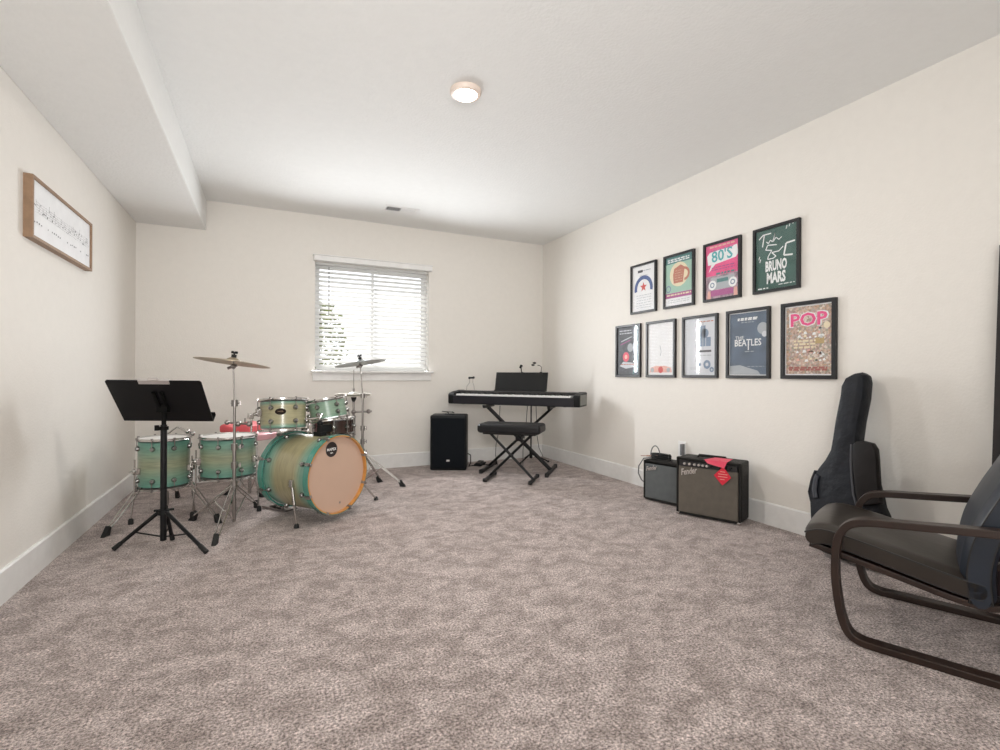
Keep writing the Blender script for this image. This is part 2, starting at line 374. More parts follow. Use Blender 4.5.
# ------------------------------------------------------------------ text
def text_mesh(txt, size, shear=0, space=1.0, extrude=.0, align='CENTER', bold=0):
    c = bpy.data.curves.new('lettering', 'FONT'); c.body = txt; c.size = size; c.align_x = align; c.align_y = 'CENTER'; c.shear = shear
    c.space_character = space; c.extrude = extrude; c.offset = bold; c.resolution_u = 2
    o = bpy.data.objects.new('t', c); col.objects.link(o); bpy.context.view_layer.update()
    me = bpy.data.meshes.new_from_object(o.evaluated_get(bpy.context.evaluated_depsgraph_get()))
    bpy.data.objects.remove(o); return me
def lettering(txt, size, m, parent, x, y, z, sx=1, sz=1, rot=0, **k):      # stands upright facing -y
    me = text_mesh(txt, size, **k)
    M = Matrix.Translation((x, y, z)) @ Matrix.Rotation(rot, 4, 'Y') @ Matrix.Rotation(PI/2, 4, 'X') @ Matrix.Diagonal((sx, sz, 1, 1))
    me.transform(M); me.materials.clear(); me.materials.append(m)
    o = bpy.data.objects.new('lettering', me); col.objects.link(o); o.parent = parent; return o

# ------------------------------------------------------------------ pictures on the right wall
def multi(name, base, cols, scale, sx=1, sz=1, seed=0):        # printed collage made of colour patches
    m = bpy.data.materials.new(name); m.use_nodes = True; nt = m.node_tree; b = nt.nodes['Principled BSDF']; L = nt.links.new
    tc = nt.nodes.new('ShaderNodeTexCoord'); mp = nt.nodes.new('ShaderNodeMapping'); mp.inputs['Scale'].default_value = (sx, 1, sz); mp.inputs['Location'].default_value = (seed, seed, 0)
    L(tc.outputs['Object'], mp.inputs[0]); v = nt.nodes.new('ShaderNodeTexVoronoi'); v.inputs['Scale'].default_value = scale; L(mp.outputs[0], v.inputs['Vector'])
    sp = nt.nodes.new('ShaderNodeSeparateColor'); L(v.outputs['Color'], sp.inputs[0])
    r = nt.nodes.new('ShaderNodeValToRGB'); r.color_ramp.interpolation = 'CONSTANT'; e = r.color_ramp.elements
    e[0].color = (*cols[0], 1); e[1].position = 1/len(cols); e[1].color = (*cols[1], 1)
    for i, c in enumerate(cols[2:]): q = e.new((i+2)/len(cols)); q.color = (*c, 1)
    L(sp.outputs[0], r.inputs[0]); L(r.outputs[0], b.inputs['Base Color']); b.inputs['Roughness'].default_value = .6; return m

def frame(label, yc, z0, w_, h_, sheet, draw, border=.019, mount=0.0):
    t = thing('framed_poster', label, 'framed poster', (XR, yc, z0), R(-90), 'framed posters on the right wall')
    b = border; g = G()
    dp_ = .024
    o = [(-w_/2, 0), (w_/2, 0), (w_/2, h_), (-w_/2, h_)]; i_ = [(-w_/2+b, b), (w_/2-b, b), (w_/2-b, h_-b), (-w_/2+b, h_-b)]
    vs = [(x, -dp_, z) for x, z in o] + [(x, -dp_, z) for x, z in i_] + [(x, 0, z) for x, z in o] + [(x, 0, z) for x, z in i_]
    fs = []
    for k in range(4):
        j = (k+1) % 4; fs += [(k, j, 4+j, 4+k), (8+k, 12+k, 12+j, 8+j), (k, 8+k, 8+j, j), (4+k, 4+j, 12+j, 12+k)]
    g.add(vs, fs).build('frame', FRAME, t, bevel=.002)
    G().box((0, -.007, h_/2), (w_-2*b, .004, h_-2*b)).build('backing', PAPER, t)
    p = G().box((0, -.0095, h_/2), (w_-2*b-2*mount, .0016, h_-2*b-2*mount)).build('print', sheet, t)
    draw(p, w_-2*b-2*mount, h_-2*b-2*mount, h_/2)
    hw = w_/2-b+.001; G().add([(-hw, -.0165, b), (hw, -.0165, b), (hw, -.0165, h_-b), (-hw, -.0165, h_-b)], [(0, 1, 2, 3)]).build('glass', PIC_GLASS, t)
    return t
PY = -.0106
def flat(p, outline, m, k=0, name='printed_shape'):
    return G().prism(outline, PY-.0003*k, PY+.0002-.0003*k).build(name, m, p)
def rect(p, x0, x1, z0, z1, m, k=0): return flat(p, [(x0, z0), (x1, z0), (x1, z1), (x0, z1)], m, k)
def circ(p, x, z, r, m, k=0, ri=None, a0=0, a1=360):
    n = 28; A = [R(a0+(a1-a0)*i/n) for i in range(n+1)]
    if ri is None: return flat(p, [(x+r*math.cos(a), z+r*math.sin(a)) for a in A[:-1 if a1-a0 == 360 else None]], m, k)
    g = G(); yy = PY-.0003*k
    vs = [(x+q*math.cos(a), yy, z+q*math.sin(a)) for a in A for q in (ri, r)]
    return g.add(vs, [(2*i, 2*i+1, 2*i+3, 2*i+2) for i in range(n)]).build('printed_shape', m, p)
def stroke(p, pts, r, m, k=1):
    g = G(); yy = PY-.0003*k
    for (x0, z0), (x1, z1) in zip(pts[:-1], pts[1:]):
        d = V((x1-x0, z1-z0)); d.normalize(); nx, nz = -d.y*r, d.x*r
        g.add([(x0+nx, yy, z0+nz), (x0-nx, yy, z0-nz), (x1-nx, yy, z1-nz), (x1+nx, yy, z1+nz)], [(0, 1, 2, 3)])
    return g.build('printed_stroke', m, p)
def lines(p, x0, x1, zs, m, t=.003):
    g = G()
    for z in zs:
        x = x0
        while x < x1:
            l = rnd.uniform(.012, .04); e = min(x+l, x1); g.add([(x, PY-.0016, z-t/2), (e, PY-.0016, z-t/2), (e, PY-.0016, z+t/2), (x, PY-.0016, z+t/2)], [(0, 1, 2, 3)]); x = e+.008
    return g.build('small_print', m, p)
NAVY = mat('navy_ink', (.07, .12, .30), .6); RED = mat('red_ink', (.62, .08, .07), .6); BLUE = mat('blue_grey_ink', (.20, .27, .38), .6)
MINT = mat('mint_ink', (.30, .50, .42), .6); TEALD = mat('teal_ink', (.08, .22, .22), .6); PINK = mat('pink_ink', (.80, .08, .26), .6)
CREAM = mat('cream_ink', (.80, .70, .50), .6); MAG = mat('magenta_ink', (.42, .10, .28), .6); GREYI = mat('grey_ink', (.42, .45, .48), .6)
SLATE = mat('slate_print', (.10, .14, .20), .6, noise=.3, scale=8); GREENP = mat('dark_green_print', (.035, .105, .085), .6, noise=.1, scale=5)
MINTP = mat('mint_print', (.36, .56, .46), .6); PINKP = mat('pink_print', (.78, .10, .27), .6, noise=.1)
CHAR = mat('charcoal_print', (.10, .11, .13), .6, noise=.4, scale=14); PALEP = mat('pale_grey_print', (.66, .68, .72), .6)
CYANI = mat('cyan_ink', (.08, .42, .45), .6); ORG = mat('brick_ink', (.50, .19, .13), .6); SKIN = mat('peach_ink', (.80, .45, .38), .6)

def d1(p, w_, h_, z):      # white sheet, blue arch, red star, lines of print
    rect(p, -.075, -.01, z+h_*.355, z+h_*.41, DARKINK); lines(p, 0, .09, [z+h_*.385], GREYI, .008); lines(p, -.05, .06, [z+h_*.28], GREYI, .005)
    circ(p, 0, z-.005, .118, NAVY, 1, ri=.084, a0=-12, a1=192)
    st = [(.045*(1 if i % 2 == 0 else .42)*math.cos(R(90+36*i)), z+.01+.045*(1 if i % 2 == 0 else .42)*math.sin(R(90+36*i))) for i in range(10)]
    flat(p, st, RED, 2)
    lines(p, -.09, .10, [z-h_*.5+q for q in (.03, .05, .072, .095, .118, .14)], GREYI, .004)
def d2(p, w_, h_, z):      # mint sheet, brick-red mug shape, plum band
    rect(p, -w_/2, w_/2, z+h_*.36, z+h_*.5, TEALD); lines(p, -.12, .12, [z+h_*.44, z+h_*.40], WHITEINK, .010)
    circ(p, .0, z+.05, .100, CREAM, 1); circ(p, .06, z+.045, .055, ORG, 2, ri=.035, a0=-90, a1=90)
    flat(p, [(-.055, z-.02), (.045, z-.02), (.062, z+.10), (.02, z+.125), (-.05, z+.10), (-.062, z+.05)], ORG, 3)
    lines(p, -.04, .04, [z+q for q in (.0, .02, .04, .06, .08)], CREAM, .002)
    circ(p, -.115, z-.06, .03, BLUE, 1, ri=.02)
    rect(p, -w_/2, w_/2, z-h_*.34, z-h_*.24, MAG, 1); lines(p, -.13, .13, [z-h_*.28], CREAM, .012); rect(p, -w_/2, w_/2, z-h_*.5, z-h_*.34, PAPER, 1)
    lines(p, -.12, .12, [z-h_*.39, z-h_*.43], GREYI, .004)
def d3(p, w_, h_, z):      # pink sheet with 80'S speech bubble over a radio
    lines(p, -.11, .11, [z+h_*.46], SKIN, .012); lines(p, -.10, .10, [z+h_*.39], MAG, .006)
    flat(p, [(-.125, z+.055), (-.095, z+.055), (-.12, z+.0), (-.06, z+.055), (.12, z+.075), (.14, z+.10), (.13, z+.165), (-.11, z+.15), (-.135, z+.125)], WHITEINK, 1)
    lettering("80'S", .115, CYANI, p, 0, PY-.001, z+.110, sx=1.0, rot=R(-3), bold=.002)
    lines(p, -.09, .11, [z+.03, z+.012], MAG, .007); lines(p, -.05, .12, [z-.02], TEALD, .014)
    rect(p, -w_/2, w_/2, z-h_*.5, z-.03, mat('mauve_print', (.42, .30, .36), .6, noise=.5, scale=40), 1)
    rect(p, -.10, .11, z-.135, z-.045, GREYI, 2)
    for x in (-.085, .095): circ(p, x, z-.10, .036, WHITEINK, 3); circ(p, x, z-.10, .02, BLUE, 4, ri=.012)
    rect(p, -.045, .055, z-.085, z-.058, TEALD, 3); rect(p, -.10, .10, z-.185, z-.14, MAG, 2)
    for x in (-.115, .12): flat(p, [(x-.018, z-.205), (x+.018, z-.205), (x+.012, z-.14), (x-.012, z-.14)], SKIN, 3)
def d4(p, w_, h_, z):      # dark green sheet, chalk script and block name
    z0 = z; z = z+.022
    stroke(p, [(-.125, z+.125), (-.095, z+.150), (-.035, z+.150)], .004, WHITEINK); stroke(p, [(-.085, z+.150), (-.098, z+.07)], .004, WHITEINK)
    stroke(p, [(-.07, z+.10), (-.055, z+.085), (-.04, z+.105), (-.025, z+.09), (-.005, z+.15), (-.02, z+.09), (.0, z+.115), (.02, z+.095), (.04, z+.11)], .003, WHITEINK)
    stroke(p, [(.005, z+.065), (-.06, z+.075), (-.075, z+.045), (-.03, z+.035), (-.055, z+.0), (-.06, z-.02), (-.02, z-.02), (.0, z-.01), (-.03, z+.02), (.02, z+.02), (.05, z+.045)], .0035, WHITEINK)
    stroke(p, [(.13, z+.065), (.07, z+.06), (.055, z-.015), (.115, z-.022)], .0055, WHITEINK)
    for x, q in ((.07, .165), (.09, .175), (.115, .185), (-.125, .0), (-.118, -.02)): stroke(p, [(x, z+q-.012), (x+.006, z+q+.01)], .003, WHITEINK)
    z = z0
    lettering('BRUNO', .092, WHITEINK, p, .0, PY-.0006, z-.050, sx=.48, sz=1.0, bold=.004); lettering('MARS', .092, WHITEINK, p, .0, PY-.0006, z-.130, sx=.58, sz=1.05, bold=.004)
    lines(p, -.13, -.05, [z-.19], WHITEINK, .008); lines(p, .02, .13, [z-.178], WHITEINK, .005)
def e1(p, w_, h_, z):      # charcoal sheet, round red seal, pale lettering
    lines(p, -.12, .05, [z+.19, z+.165], PALEP, .010); stroke(p, [(-.10, z+.09), (.05, z+.13)], .004, PALEP); stroke(p, [(-.11, z+.06), (.03, z+.10)], .004, MAG)
    circ(p, .03, z+.03, .04, GREYI, 1); circ(p, -.03, z-.055, .045, PINKTAG, 2); circ(p, -.03, z-.055, .02, SKIN, 3)
    flat(p, [(-.12, z-.14), (-.07, z-.10), (.06, z-.11), (.09, z-.15), (-.03, z-.165)], PALEP, 1); lines(p, -.10, .08, [z-.125], ORG, .008); flat(p, [(.06, z-.215), (.08, z-.215), (.11, z-.13), (.095, z-.12)], TEALD, 2)
def e2(p, w_, h_, z):      # pale sheet with a low brown skyline
    stroke(p, [(-.01, z+.03), (.005, z-.02), (-.005, z-.06)], .003, GREYI)
    flat(p, [(-.13, z-.20), (.13, z-.20), (.12, z-.16), (.05, z-.145), (-.06, z-.145), (-.12, z-.16)], SKIN, 1); circ(p, -.0, z-.178, .028, RED, 2)
    for x in (-.1, .09): circ(p, x, z-.18, .02, GREYI, 2)
def e3(p, w_, h_, z):      # pale grey sheet, blue-grey guitar parts and cogs
    lines(p, -.0, .13, [z+.19], ORG, .008); rect(p, .005, .055, z+.0, z+.16, BLUE, 1); rect(p, .028, .034, z-.03, z+.19, GREYI, 2)
    circ(p, .05, z+.10, .035, BLUE, 1); rect(p, .06, .105, z+.0, z+.07, BLUE, 1); rect(p, -.005, .11, z-.045, z-.03, DARKINK, 1); lines(p, .0, .11, [z-.07], GREYI, .006)
    circ(p, .07, z-.14, .034, BLUE, 1, ri=.014); circ(p, .115, z-.18, .02, BLUE, 1, ri=.008); circ(p, -.0, z-.14, .014, BLUE, 1); lines(p, -.09, -.02, [z-.165, z-.175], GREYI, .004)
def e4(p, w_, h_, z):      # slate sheet with white serif-like name
    lines(p, -.08, .08, [z+.178, z+.168], WHITEINK, .009); lines(p, -.05, .05, [z+.15], GREYI, .005)
    lettering('THE', .034, WHITEINK, p, -.065, PY-.0008, z+.042, sx=1.1)
    lettering('BEATLES', .066, WHITEINK, p, .0, PY-.0008, z+.005, sx=.86, bold=.001); rect(p, .002, .010, z-.045, z+.02, WHITEINK, 1)
    lines(p, -.02, .05, [z-.055], GREYI, .005); circ(p, .115, z+.10, .04, GREYI, 1); circ(p, .13, z+.06, .02, PALEP, 2)
    flat(p, [(-.145, z-.155), (-.06, z-.15), (.08, z-.19), (.10, z-.215), (-.145, z-.215)], GREYI, 1); lines(p, .0, .13, [z-.16], GREYI, .004)
COLLAGE = multi('collage_print', 0, [(.52, .34, .23), (.36, .25, .20), (.60, .46, .36), (.45, .31, .29), (.33, .31, .24), (.58, .40, .33), (.70, .60, .52), (.44, .38, .33)], 85)
def e5(p, w_, h_, z):      # collage of small colour patches, pink block letters
    lettering('POP', .115, WHITEINK, p, 0, PY-.0004, z+.125, sx=1.15, bold=.007); lettering('POP', .110, PINK, p, 0, PY-.0012, z+.125, sx=1.15, bold=.003)
    for _ in range(60):
        x = rnd.uniform(-.07, .10); q = rnd.uniform(.01, .075) if rnd.random() < .5 else rnd.uniform(-.13, -.07)
        s = rnd.uniform(.004, .013); flat(p, [(x-s, z+q-s*.6), (x+s, z+q-s*.4), (x+s*.5, z+q+s), (x-s*.7, z+q+s*.7)], rnd.choice([WHITEINK, WHITEINK, WHITEINK, CREAM, SKIN]), 1, 'printed_patch') if _ < 40 else None
    circ(p, .115, z+.085, .02, CREAM, 1); rect(p, .045, .10, z-.025, z+.01, mat('tan_ink', (.50, .36, .16), .6), 1); lines(p, -.09, .05, [z-.005, z-.025, z-.045], CREAM, .012)
    lines(p, -.12, .12, [z-.185, z-.172], mat('brick_red_ink', (.38, .12, .10), .6), .012)
PW, PH, QW, QH = .330, .443, .345, .486
SP = 'framed posters on the right wall'
frame('black-framed white poster with a blue arch and red star, upper row far left', 3.440, 1.554, PW, PH, PAPER, d1)
frame('black-framed mint green poster with a brick-red mug shape, upper row', 3.022, 1.554, PW, PH, MINTP, d2)
frame("black-framed hot pink poster with an 80'S speech bubble, upper row", 2.600, 1.556, PW, PH, PINKP, d3)
frame('black-framed dark green poster with white chalk script, upper row far right', 2.171, 1.556, PW, PH, GREENP, d4)
frame('black-framed charcoal poster with a round red seal, lower row far left', 3.643, .979, QW, QH, CHAR, e1, .021)
frame('black-framed nearly blank pale poster with brown shapes along its bottom, lower row', 3.223, .979, QW, QH, PAPER, e2, .021)
frame('black-framed pale grey poster with blue-grey bars and cogs, lower row', 2.803, .979, QW, QH, PALEP, e3, .021)
frame('black-framed slate blue poster with white band lettering, lower row', 2.381, .979, QW, QH, SLATE, e4, .021, .006)
frame('black-framed busy collage poster with pink POP letters, lower row far right', 1.956, .979, QW, QH, COLLAGE, e5, .024, .008)

# long framed music sheet on the left wall
t = thing('framed_music_print', 'long light-oak framed music notation print on the left wall', 'framed print', (XL, 3.482, 1.636), R(90))
W2, H2, D2 = .876, .299, .036
g = G()
for z in (.007, H2-.007): g.box((0, -D2/2, z), (W2, D2, .014))
for s in (-1, 1): g.box((s*(W2/2-.007), -D2/2, H2/2), (.014, D2, H2-.028))
g.build('frame', OAK, t)
p = G().box((0, -.024, H2/2), (W2-.028, .004, H2-.028)).build('print', PAPER, t)
g = G(); yy = -.0268
for k in range(5):
    g.box((0, yy, H2*.53+.012*k-.02), (W2-.12, .0004, .0004))
for i in range(40):
    x = -.40+i*.0203+rnd.uniform(-.003, .003); q = H2*.53+rnd.choice([-.02, -.014, -.008, -.002, .004, .01, .016, .022])
    s = rnd.choice([.003, .0045, .0065]); g.add([(x+s*math.cos(2*PI*k/8), yy-.0003, q+s*.8*math.sin(2*PI*k/8)) for k in range(8)], [tuple(range(8))])
    if rnd.random() < .6: g.box((x+s, yy-.0003, q+.014), (.001, .0003, .028))
for i in range(30):
    if rnd.random() < .62:
        x = -.39+i*.0268; l = rnd.uniform(.005, .013); g.box((x, yy-.0003, H2*.29+rnd.uniform(-.003, .003)), (l, .0003, .007))
g.build('notation', mat('grey_notation_ink', (.12, .12, .13), .6), p)

# ------------------------------------------------------------------ drums
def lug(g, r, z, a, h=.045):
    M = Matrix.Rotation(a, 4, 'Z'); g.T(g.M0 @ M)
    g.lathe([(0, 0), (.014, 0), (.014, .012), (.009, .02), (0, .022)], 10, Matrix.Translation((r, 0, z)) @ Matrix.Rotation(PI/2, 4, 'Y'))
    g.T(g.M0)
def make_drum(root, M, rad, h, smat, hoopmat, headmat, nl=8, bass=False, a_off=0.0, badge=None, name_prefix=''):
    """drum with its axis along local z of M, centre of the bottom edge at the origin"""
    def GG(): g = G(); g.M = M.copy(); g.M0 = M.copy(); return g
    sh = GG(); sh.lathe([(rad, .012), (rad, h-.012), (rad-.008, h-.012), (rad-.008, .012)], 56, closed=True)
    # the shell keeps its own object axes so that the lacquer burst follows the drum
    s_ = G(); s_.lathe([(rad, .012), (rad, h-.012), (rad-.008, h-.012), (rad-.008, .012)], 56, closed=True)
    so = s_.build('shell', smat, root); so.matrix_local = M
    for z, d in ((0, -1), (h, 1)):
        g = G(); g.M = M.copy(); top = z
        hz = .022 if not bass else .042
        a, b = (top - .004, top+hz*.5) if d > 0 else (top-hz*.5, top+.004)
        if bass: a, b = (h-.018, h+.026) if d > 0 else (-.026, .018)
        ro, ri = rad + (.010 if not bass else .017), rad + (.003 if not bass else .006)
        g.lathe([(ro, a), (ro, b), (ri, b), (ri, a)], 56, closed=True)
        if not bass:
            g.lathe([(ro+.004, (a if d > 0 else b)), (ro, (a if d > 0 else b)+.004*d), (ro, (a if d > 0 else b)), ], 56)
        ho = g.build('hoop', hoopmat, root)
        if bass and d > 0:
            gi = G(); gi.M = M.copy(); gi.lathe([(ri-.0005, h-.004), (ri-.0005, b+.0006), (ro-.004, b+.0006)], 56)
            gi.build('hoop_inlay', AMBER, ho)
        gh = G(); gh.M = M.copy()
        zz = top + (.002 if not bass else .0)*d
        gh.lathe([(0, zz), (rad*.6, zz), (ri, zz), (ri, zz-.006*d)], 56)
        gh.build('drum_head', headmat if d > 0 else DRUMHEAD, root, smooth=False)
    zs = (.055, h-.055) if h > .16 else ((.045, h-.045) if h > .125 else (h/2,))
    for k in range(nl):
        a = a_off + 2*PI*k/nl; r = rad; off = .014 if not bass else .020; RM = M @ Matrix.Rotation(a, 4, 'Z')
        for z in zs:
            g = G(); g.M = RM.copy()
            g.lathe([(0, 0), (.0165, 0), (.0175, .008), (.012, .019), (0, .022)], 12, Matrix.Translation((r, 0, z)) @ Matrix.Rotation(PI/2, 4, 'Y'))
            g.build('lug', LUGM, root)
        for z, d in ((zs[0], -1), (zs[-1], 1)):
            g = G(); g.M = RM.copy(); e = (h+.014 if d > 0 else -.014) if not bass else (h+.034 if d > 0 else -.034)
            g.cyl((r+off, 0, z), (r+off, 0, e), .0032, 6)
            if bass: g.box((r+off-.004, 0, (h+.012 if d > 0 else -.012)), (.026, .02, .034)); g.ball((r+off, 0, e), .008, 8)
            else: g.box((r+off-.001, 0, e-.003*d), (.012, .010, .012))
            g.build('tension_rod', STEEL, root)
def drum_M(loc, tilt_dir=(0, 1), tilt=0, rz=0):
    d = V((tilt_dir[0], tilt_dir[1], 0)).normalized(); ax = V((0, 0, 1)).cross(d)
    return Matrix.Translation(loc) @ Matrix.Rotation(tilt, 4, ax) @ Matrix.Rotation(rz, 4, 'Z')
def badge(root, M, rad, z, az, m=None):
    g = G(); g.M = M @ Matrix.Rotation(az, 4, 'Z'); g.lathe([(0, .0025), (.034, .002), (.035, 0)], 20, Matrix.Translation((rad, 0, z)) @ Matrix.Rotation(PI/2, 4, 'Y') @ Matrix.Diagonal((.62, 1, 1, 1)))
    b = g.build('badge', mat('bronze_black_badge', (.015, .008, .005), .6, spec=.15), root)
    me = text_mesh('MAPEX', .011); me.transform(M @ Matrix.Rotation(az, 4, 'Z') @ Matrix.Translation((rad+.0032, 0, z)) @ Matrix.Rotation(PI/2, 4, 'Z') @ Matrix.Rotation(PI/2, 4, 'X'))
    me.materials.clear(); me.materials.append(mat('badge_gold', (.35, .22, .12), .4)); o = bpy.data.objects.new('lettering', me); col.objects.link(o); o.parent = b
TOCAM = lambda P: math.atan2(-P[1], -P[0])          # azimuth from a point to the camera

# bass drum
Cf = at_d(336.5, 474, 3.37); nrm = V((.603, -.798, 0)).normalized(); BL = .43; BR = .252
bd = thing('bass_drum', 'large aqua and natural maple bass drum with a tan front head', 'bass drum', (Cf.x-nrm.x*BL/2, Cf.y-nrm.y*BL/2, 0))
loc = V((0, 0, Cf.z)) - nrm*BL/2
rot = V((0, 0, 1)).rotation_difference(nrm).to_matrix().to_4x4()
# keep object x axis horizontal
zax = nrm; yax = V((0, 0, 1)); xax = yax.cross(zax)
rot = Matrix(((xax.x, yax.x, zax.x, 0), (xax.y, yax.y, zax.y, 0), (xax.z, yax.z, zax.z, 0), (0, 0, 0, 1)))
MB_ = Matrix.Translation(loc) @ rot
HEADTAN = mat('tan_front_head', (.60, .415, .315), .45, noise=.04, scale=3)
make_drum(bd, MB_, BR, BL, shell_mat('bass_shell_burst', 0, BL, .2, nat=(.38, .34, .20, 1)), AQUA, HEADTAN, 8, bass=True, a_off=PI/8)
def on_head(x, y, z=.0012): return MB_ @ V((x, y, BL+z))
g = G(); g.M = MB_.copy(); cx_, cy_ = -.046, .182
g.disc((cx_, cy_-.008, BL+.0016), .051, 28)
lb = g.build('head_logo', mat('black_logo', (.02, .012, .012), .6), bd)
for txt, sz, dy in (('MAPEX', .026, -.008), ('USA', .013, -.032)):
    me = text_mesh(txt, sz, bold=.0006); me.transform(MB_ @ Matrix.Translation((cx_, cy_+dy, BL+.0021))); me.materials.clear(); me.materials.append(WHITEINK)
    o = bpy.data.objects.new('lettering', me); col.objects.link(o); o.parent = lb
g = G(); g.M = MB_.copy(); g.disc((.03, -.20, BL+.0016), .008, 12); g.build('head_mark', STEEL, bd)
# spurs
bdl = V(bd.location)
for side, ft in ((-1, on_floor(296.5, 528)), (1, on_floor(376, 500))):
    a = V(Cf) - nrm*.13 + xax*(side*(BR+.004)) + V((0, 0, .0)); a.z = Cf.z-.03
    sp_ = G().box(a, (.03, .03, .05), rz=math.atan2(nrm.y, nrm.x)).build('spur_bracket', CHROME, bd, world=True, bevel=.004)
    f = V((ft.x, ft.y, .012)); m1 = a.lerp(f, .5)
    s = G().cyl(a, m1, .0105, 10).cyl(m1, f, .007, 8).build('spur', CHROME, bd, world=True)
    G().lathe([(0, 0), (.017, 0), (.014, .02), (.009, .028), (0, .028)], 12, Matrix.Translation((f.x, f.y, 0))).build('rubber_foot', RUBBER, bd, world=True)
# tom holder on the shell
top = V(Cf) - nrm*.16; top.z = Cf.z + BR
g = G().box(top + V((0, 0, .012)), (.07, .05, .03), rz=math.atan2(nrm.y, nrm.x)).cyl(top, top+V((0, 0, .10)), .012, 12)
g.ball(top+V((0, 0, .085)), .022)
g.box(top+V((0.03, .01, .05)), (.10, .035, .05), rz=math.atan2(nrm.y, nrm.x)+PI/2)
holder = g.build('tom_holder', BLKPL, bd, world=True)

# rack toms
tocam = V((-.42, -.9, 0))
def rack_tom(label, px, py_bot, D, rad, h, tdir, tilt, arm_to, nat):
    P = at_d(px, py_bot, D)
    t = thing('rack_tom', label, 'tom drum', (P.x, P.y, P.z))
    M = drum_M((0, 0, 0), tdir, tilt)
    make_drum(t, M, rad, h, shell_mat('tom_burst', 0, h, .14, nat=nat), CHROME, DRUMHEAD, 6, a_off=TOCAM(P)+.52)
    g = G(); e = M @ V((0, 0, h*.5)); q = arm_to - V(t.location); dd = (q - e).normalized()
    g.tube([M @ V((0, 0, 0)) + V((dd.x, dd.y, 0)).normalized()*rad + V((0, 0, h*.35)), q + V((0, 0, .015)), q], .008, 8)
    g.build('mount_arm', CHROME, t)
    return t, M, P
hp = top + V((0, 0, .11))
t1, M1, P1 = rack_tom('aqua maple rack tom with an oval badge, left above the bass drum', 283.5, 429.5, 3.42, .146, .200, (-.05, 1), R(7), hp, (.40, .37, .23, 1))
badge(t1, M1, .146, .118, TOCAM(P1)-.12)
g = G(); az = TOCAM(P1) - 1.25; c = M1 @ V((.146*math.cos(az), .146*math.sin(az), .12))
dv = V((math.cos(az), math.sin(az), 0))
g.box(c+dv*.015, (.03, .05, .05), rz=az).cyl(c+dv*.01, c+dv*.07+V((0, 0, -.02)), .012).box(c+dv*.065+V((0, 0, -.02)), (.03, .05, .035), rz=az).cyl(c+dv*.06+V((0, 0, -.01)), c+dv*.06+V((0, 0, -.13)), .006)
g.build('isolation_mount', CHROME, t1, bevel=.004)
t2, M2, P2 = rack_tom('smaller aqua maple rack tom, right above the bass drum', 329.5, 419, 3.58, .126, .140, (-.85, .5), R(11), hp, (.25, .37, .28, 1))

# floor toms
def floor_tom(label, px, py, D, rad, z0, z1, feet, a_off):
    P = at_d(px, py, D); P.z = 0
    t = thing('floor_tom', label, 'tom drum', (P.x, P.y, 0), 0)
    M = Matrix.Translation((0, 0, z0)); h = z1-z0
    make_drum(t, M, rad, h, shell_mat('floor_tom_burst', 0, h, .3), CHROME, DRUMHEAD, 8, a_off=TOCAM(P)+a_off)
    for az in feet:
        a = TOCAM(P)+az; d = V((math.cos(a), math.sin(a), 0)); q = d*(rad+.028)
        lg = G().tube([q+V((0, 0, z0+.20)), q+V((0, 0, z0-.05)), q+d*.012+V((0, 0, z0-.12)), q+d*.02+V((0, 0, .015))], .0052, 8).build('leg', CHROME, t)
        G().lathe([(0, 0), (.016, 0), (.015, .03), (.008, .038), (0, .038)], 10, Matrix.Translation(q+d*.02)).build('rubber_foot', RUBBER, lg)
        g = G(); g.box(d*(rad+.014)+V((0, 0, z0+.12)), (.03, .035, .045), rz=a).lathe([(0, 0), (.02, 0), (.018, .012), (0, .018)], 12, Matrix.Translation(d*(rad+.03)+V((0, 0, z0+.12))) @ Matrix.Rotation(a, 4, 'Z') @ Matrix.Rotation(PI/2, 4, 'Y'))
        g.cyl(d*(rad+.035)+V((0, 0, z0+.12)), d*(rad+.06)+V((0, 0, z0+.12)), .006, 6)
        g.build('leg_bracket', CHROME, t, bevel=.003)
    return t, M, P
f1, MF1, PF1 = floor_tom('aqua maple floor tom nearest the left wall, behind the music stand', 164.5, 440, 3.42, .151, .222, .545, (1.1, -1.15, 3.1), .35)
f2, MF2, PF2 = floor_tom('aqua maple floor tom between the other floor tom and the bass drum', 228.5, 440, 3.58, .178, .262, .54, (1.05, -1.3, 3.0), .45)

# stands
def tripod(t, base, hub_z, feet, bar=.006, m=CHROME, double=True, low=.03, strut=True):
    base = V(base)
    for f in feet:
        f = V((f[0], f[1], .018)); a = V((base.x, base.y, hub_z)); d = (f-a); d.z = 0; d.normalize(); sd = V((-d.y, d.x, 0))
        g = G()
        if double:
            for s in (-1, 1): g.tube([a+sd*.010*s, a.lerp(f, .5)+sd*.016*s, a.lerp(f, .9)+sd*.011*s, f+sd*.003*s], bar*.8, 6)
        else: g.cyl(a, f, bar*1.3, 8)
        if strut:
            mid = a.lerp(f, .48); g.cyl(V((base.x, base.y, low)), mid, bar*.7, 6)
        lg = g.build('leg', m, t, world=True)
        M = Matrix.Translation((f.x, f.y, 0)) @ Matrix.Rotation(math.atan2(d.y, d.x), 4, 'Z')
        gg = G(); gg.M = M; gg.prism([(-.045, .045), (-.025, .06), (.022, .0), (-.03, .0)], -.013, .013)
        gg.build('rubber_foot', RUBBER, lg, world=True, bevel=.003)
def cymbal(g, M, r, inv=False):
    prof = [(.006, .024), (.018, .024), (.036, .014), (.046, .004)] + [(.046+(r-.046)*k/7, .004-.016*(k/7)**1.6) for k in range(1, 8)]
    low = [(a, b-.0016) for a, b in reversed(prof)]
    g.lathe(prof+low, 48, M, closed=True)
def wing(g, p, r=.022):
    g.cyl(p, p+V((0, 0, .018)), .006, 8)
    for s in (-1, 1): g.box(p+V((.012*s, 0, .014)), (.018, .006, .016))
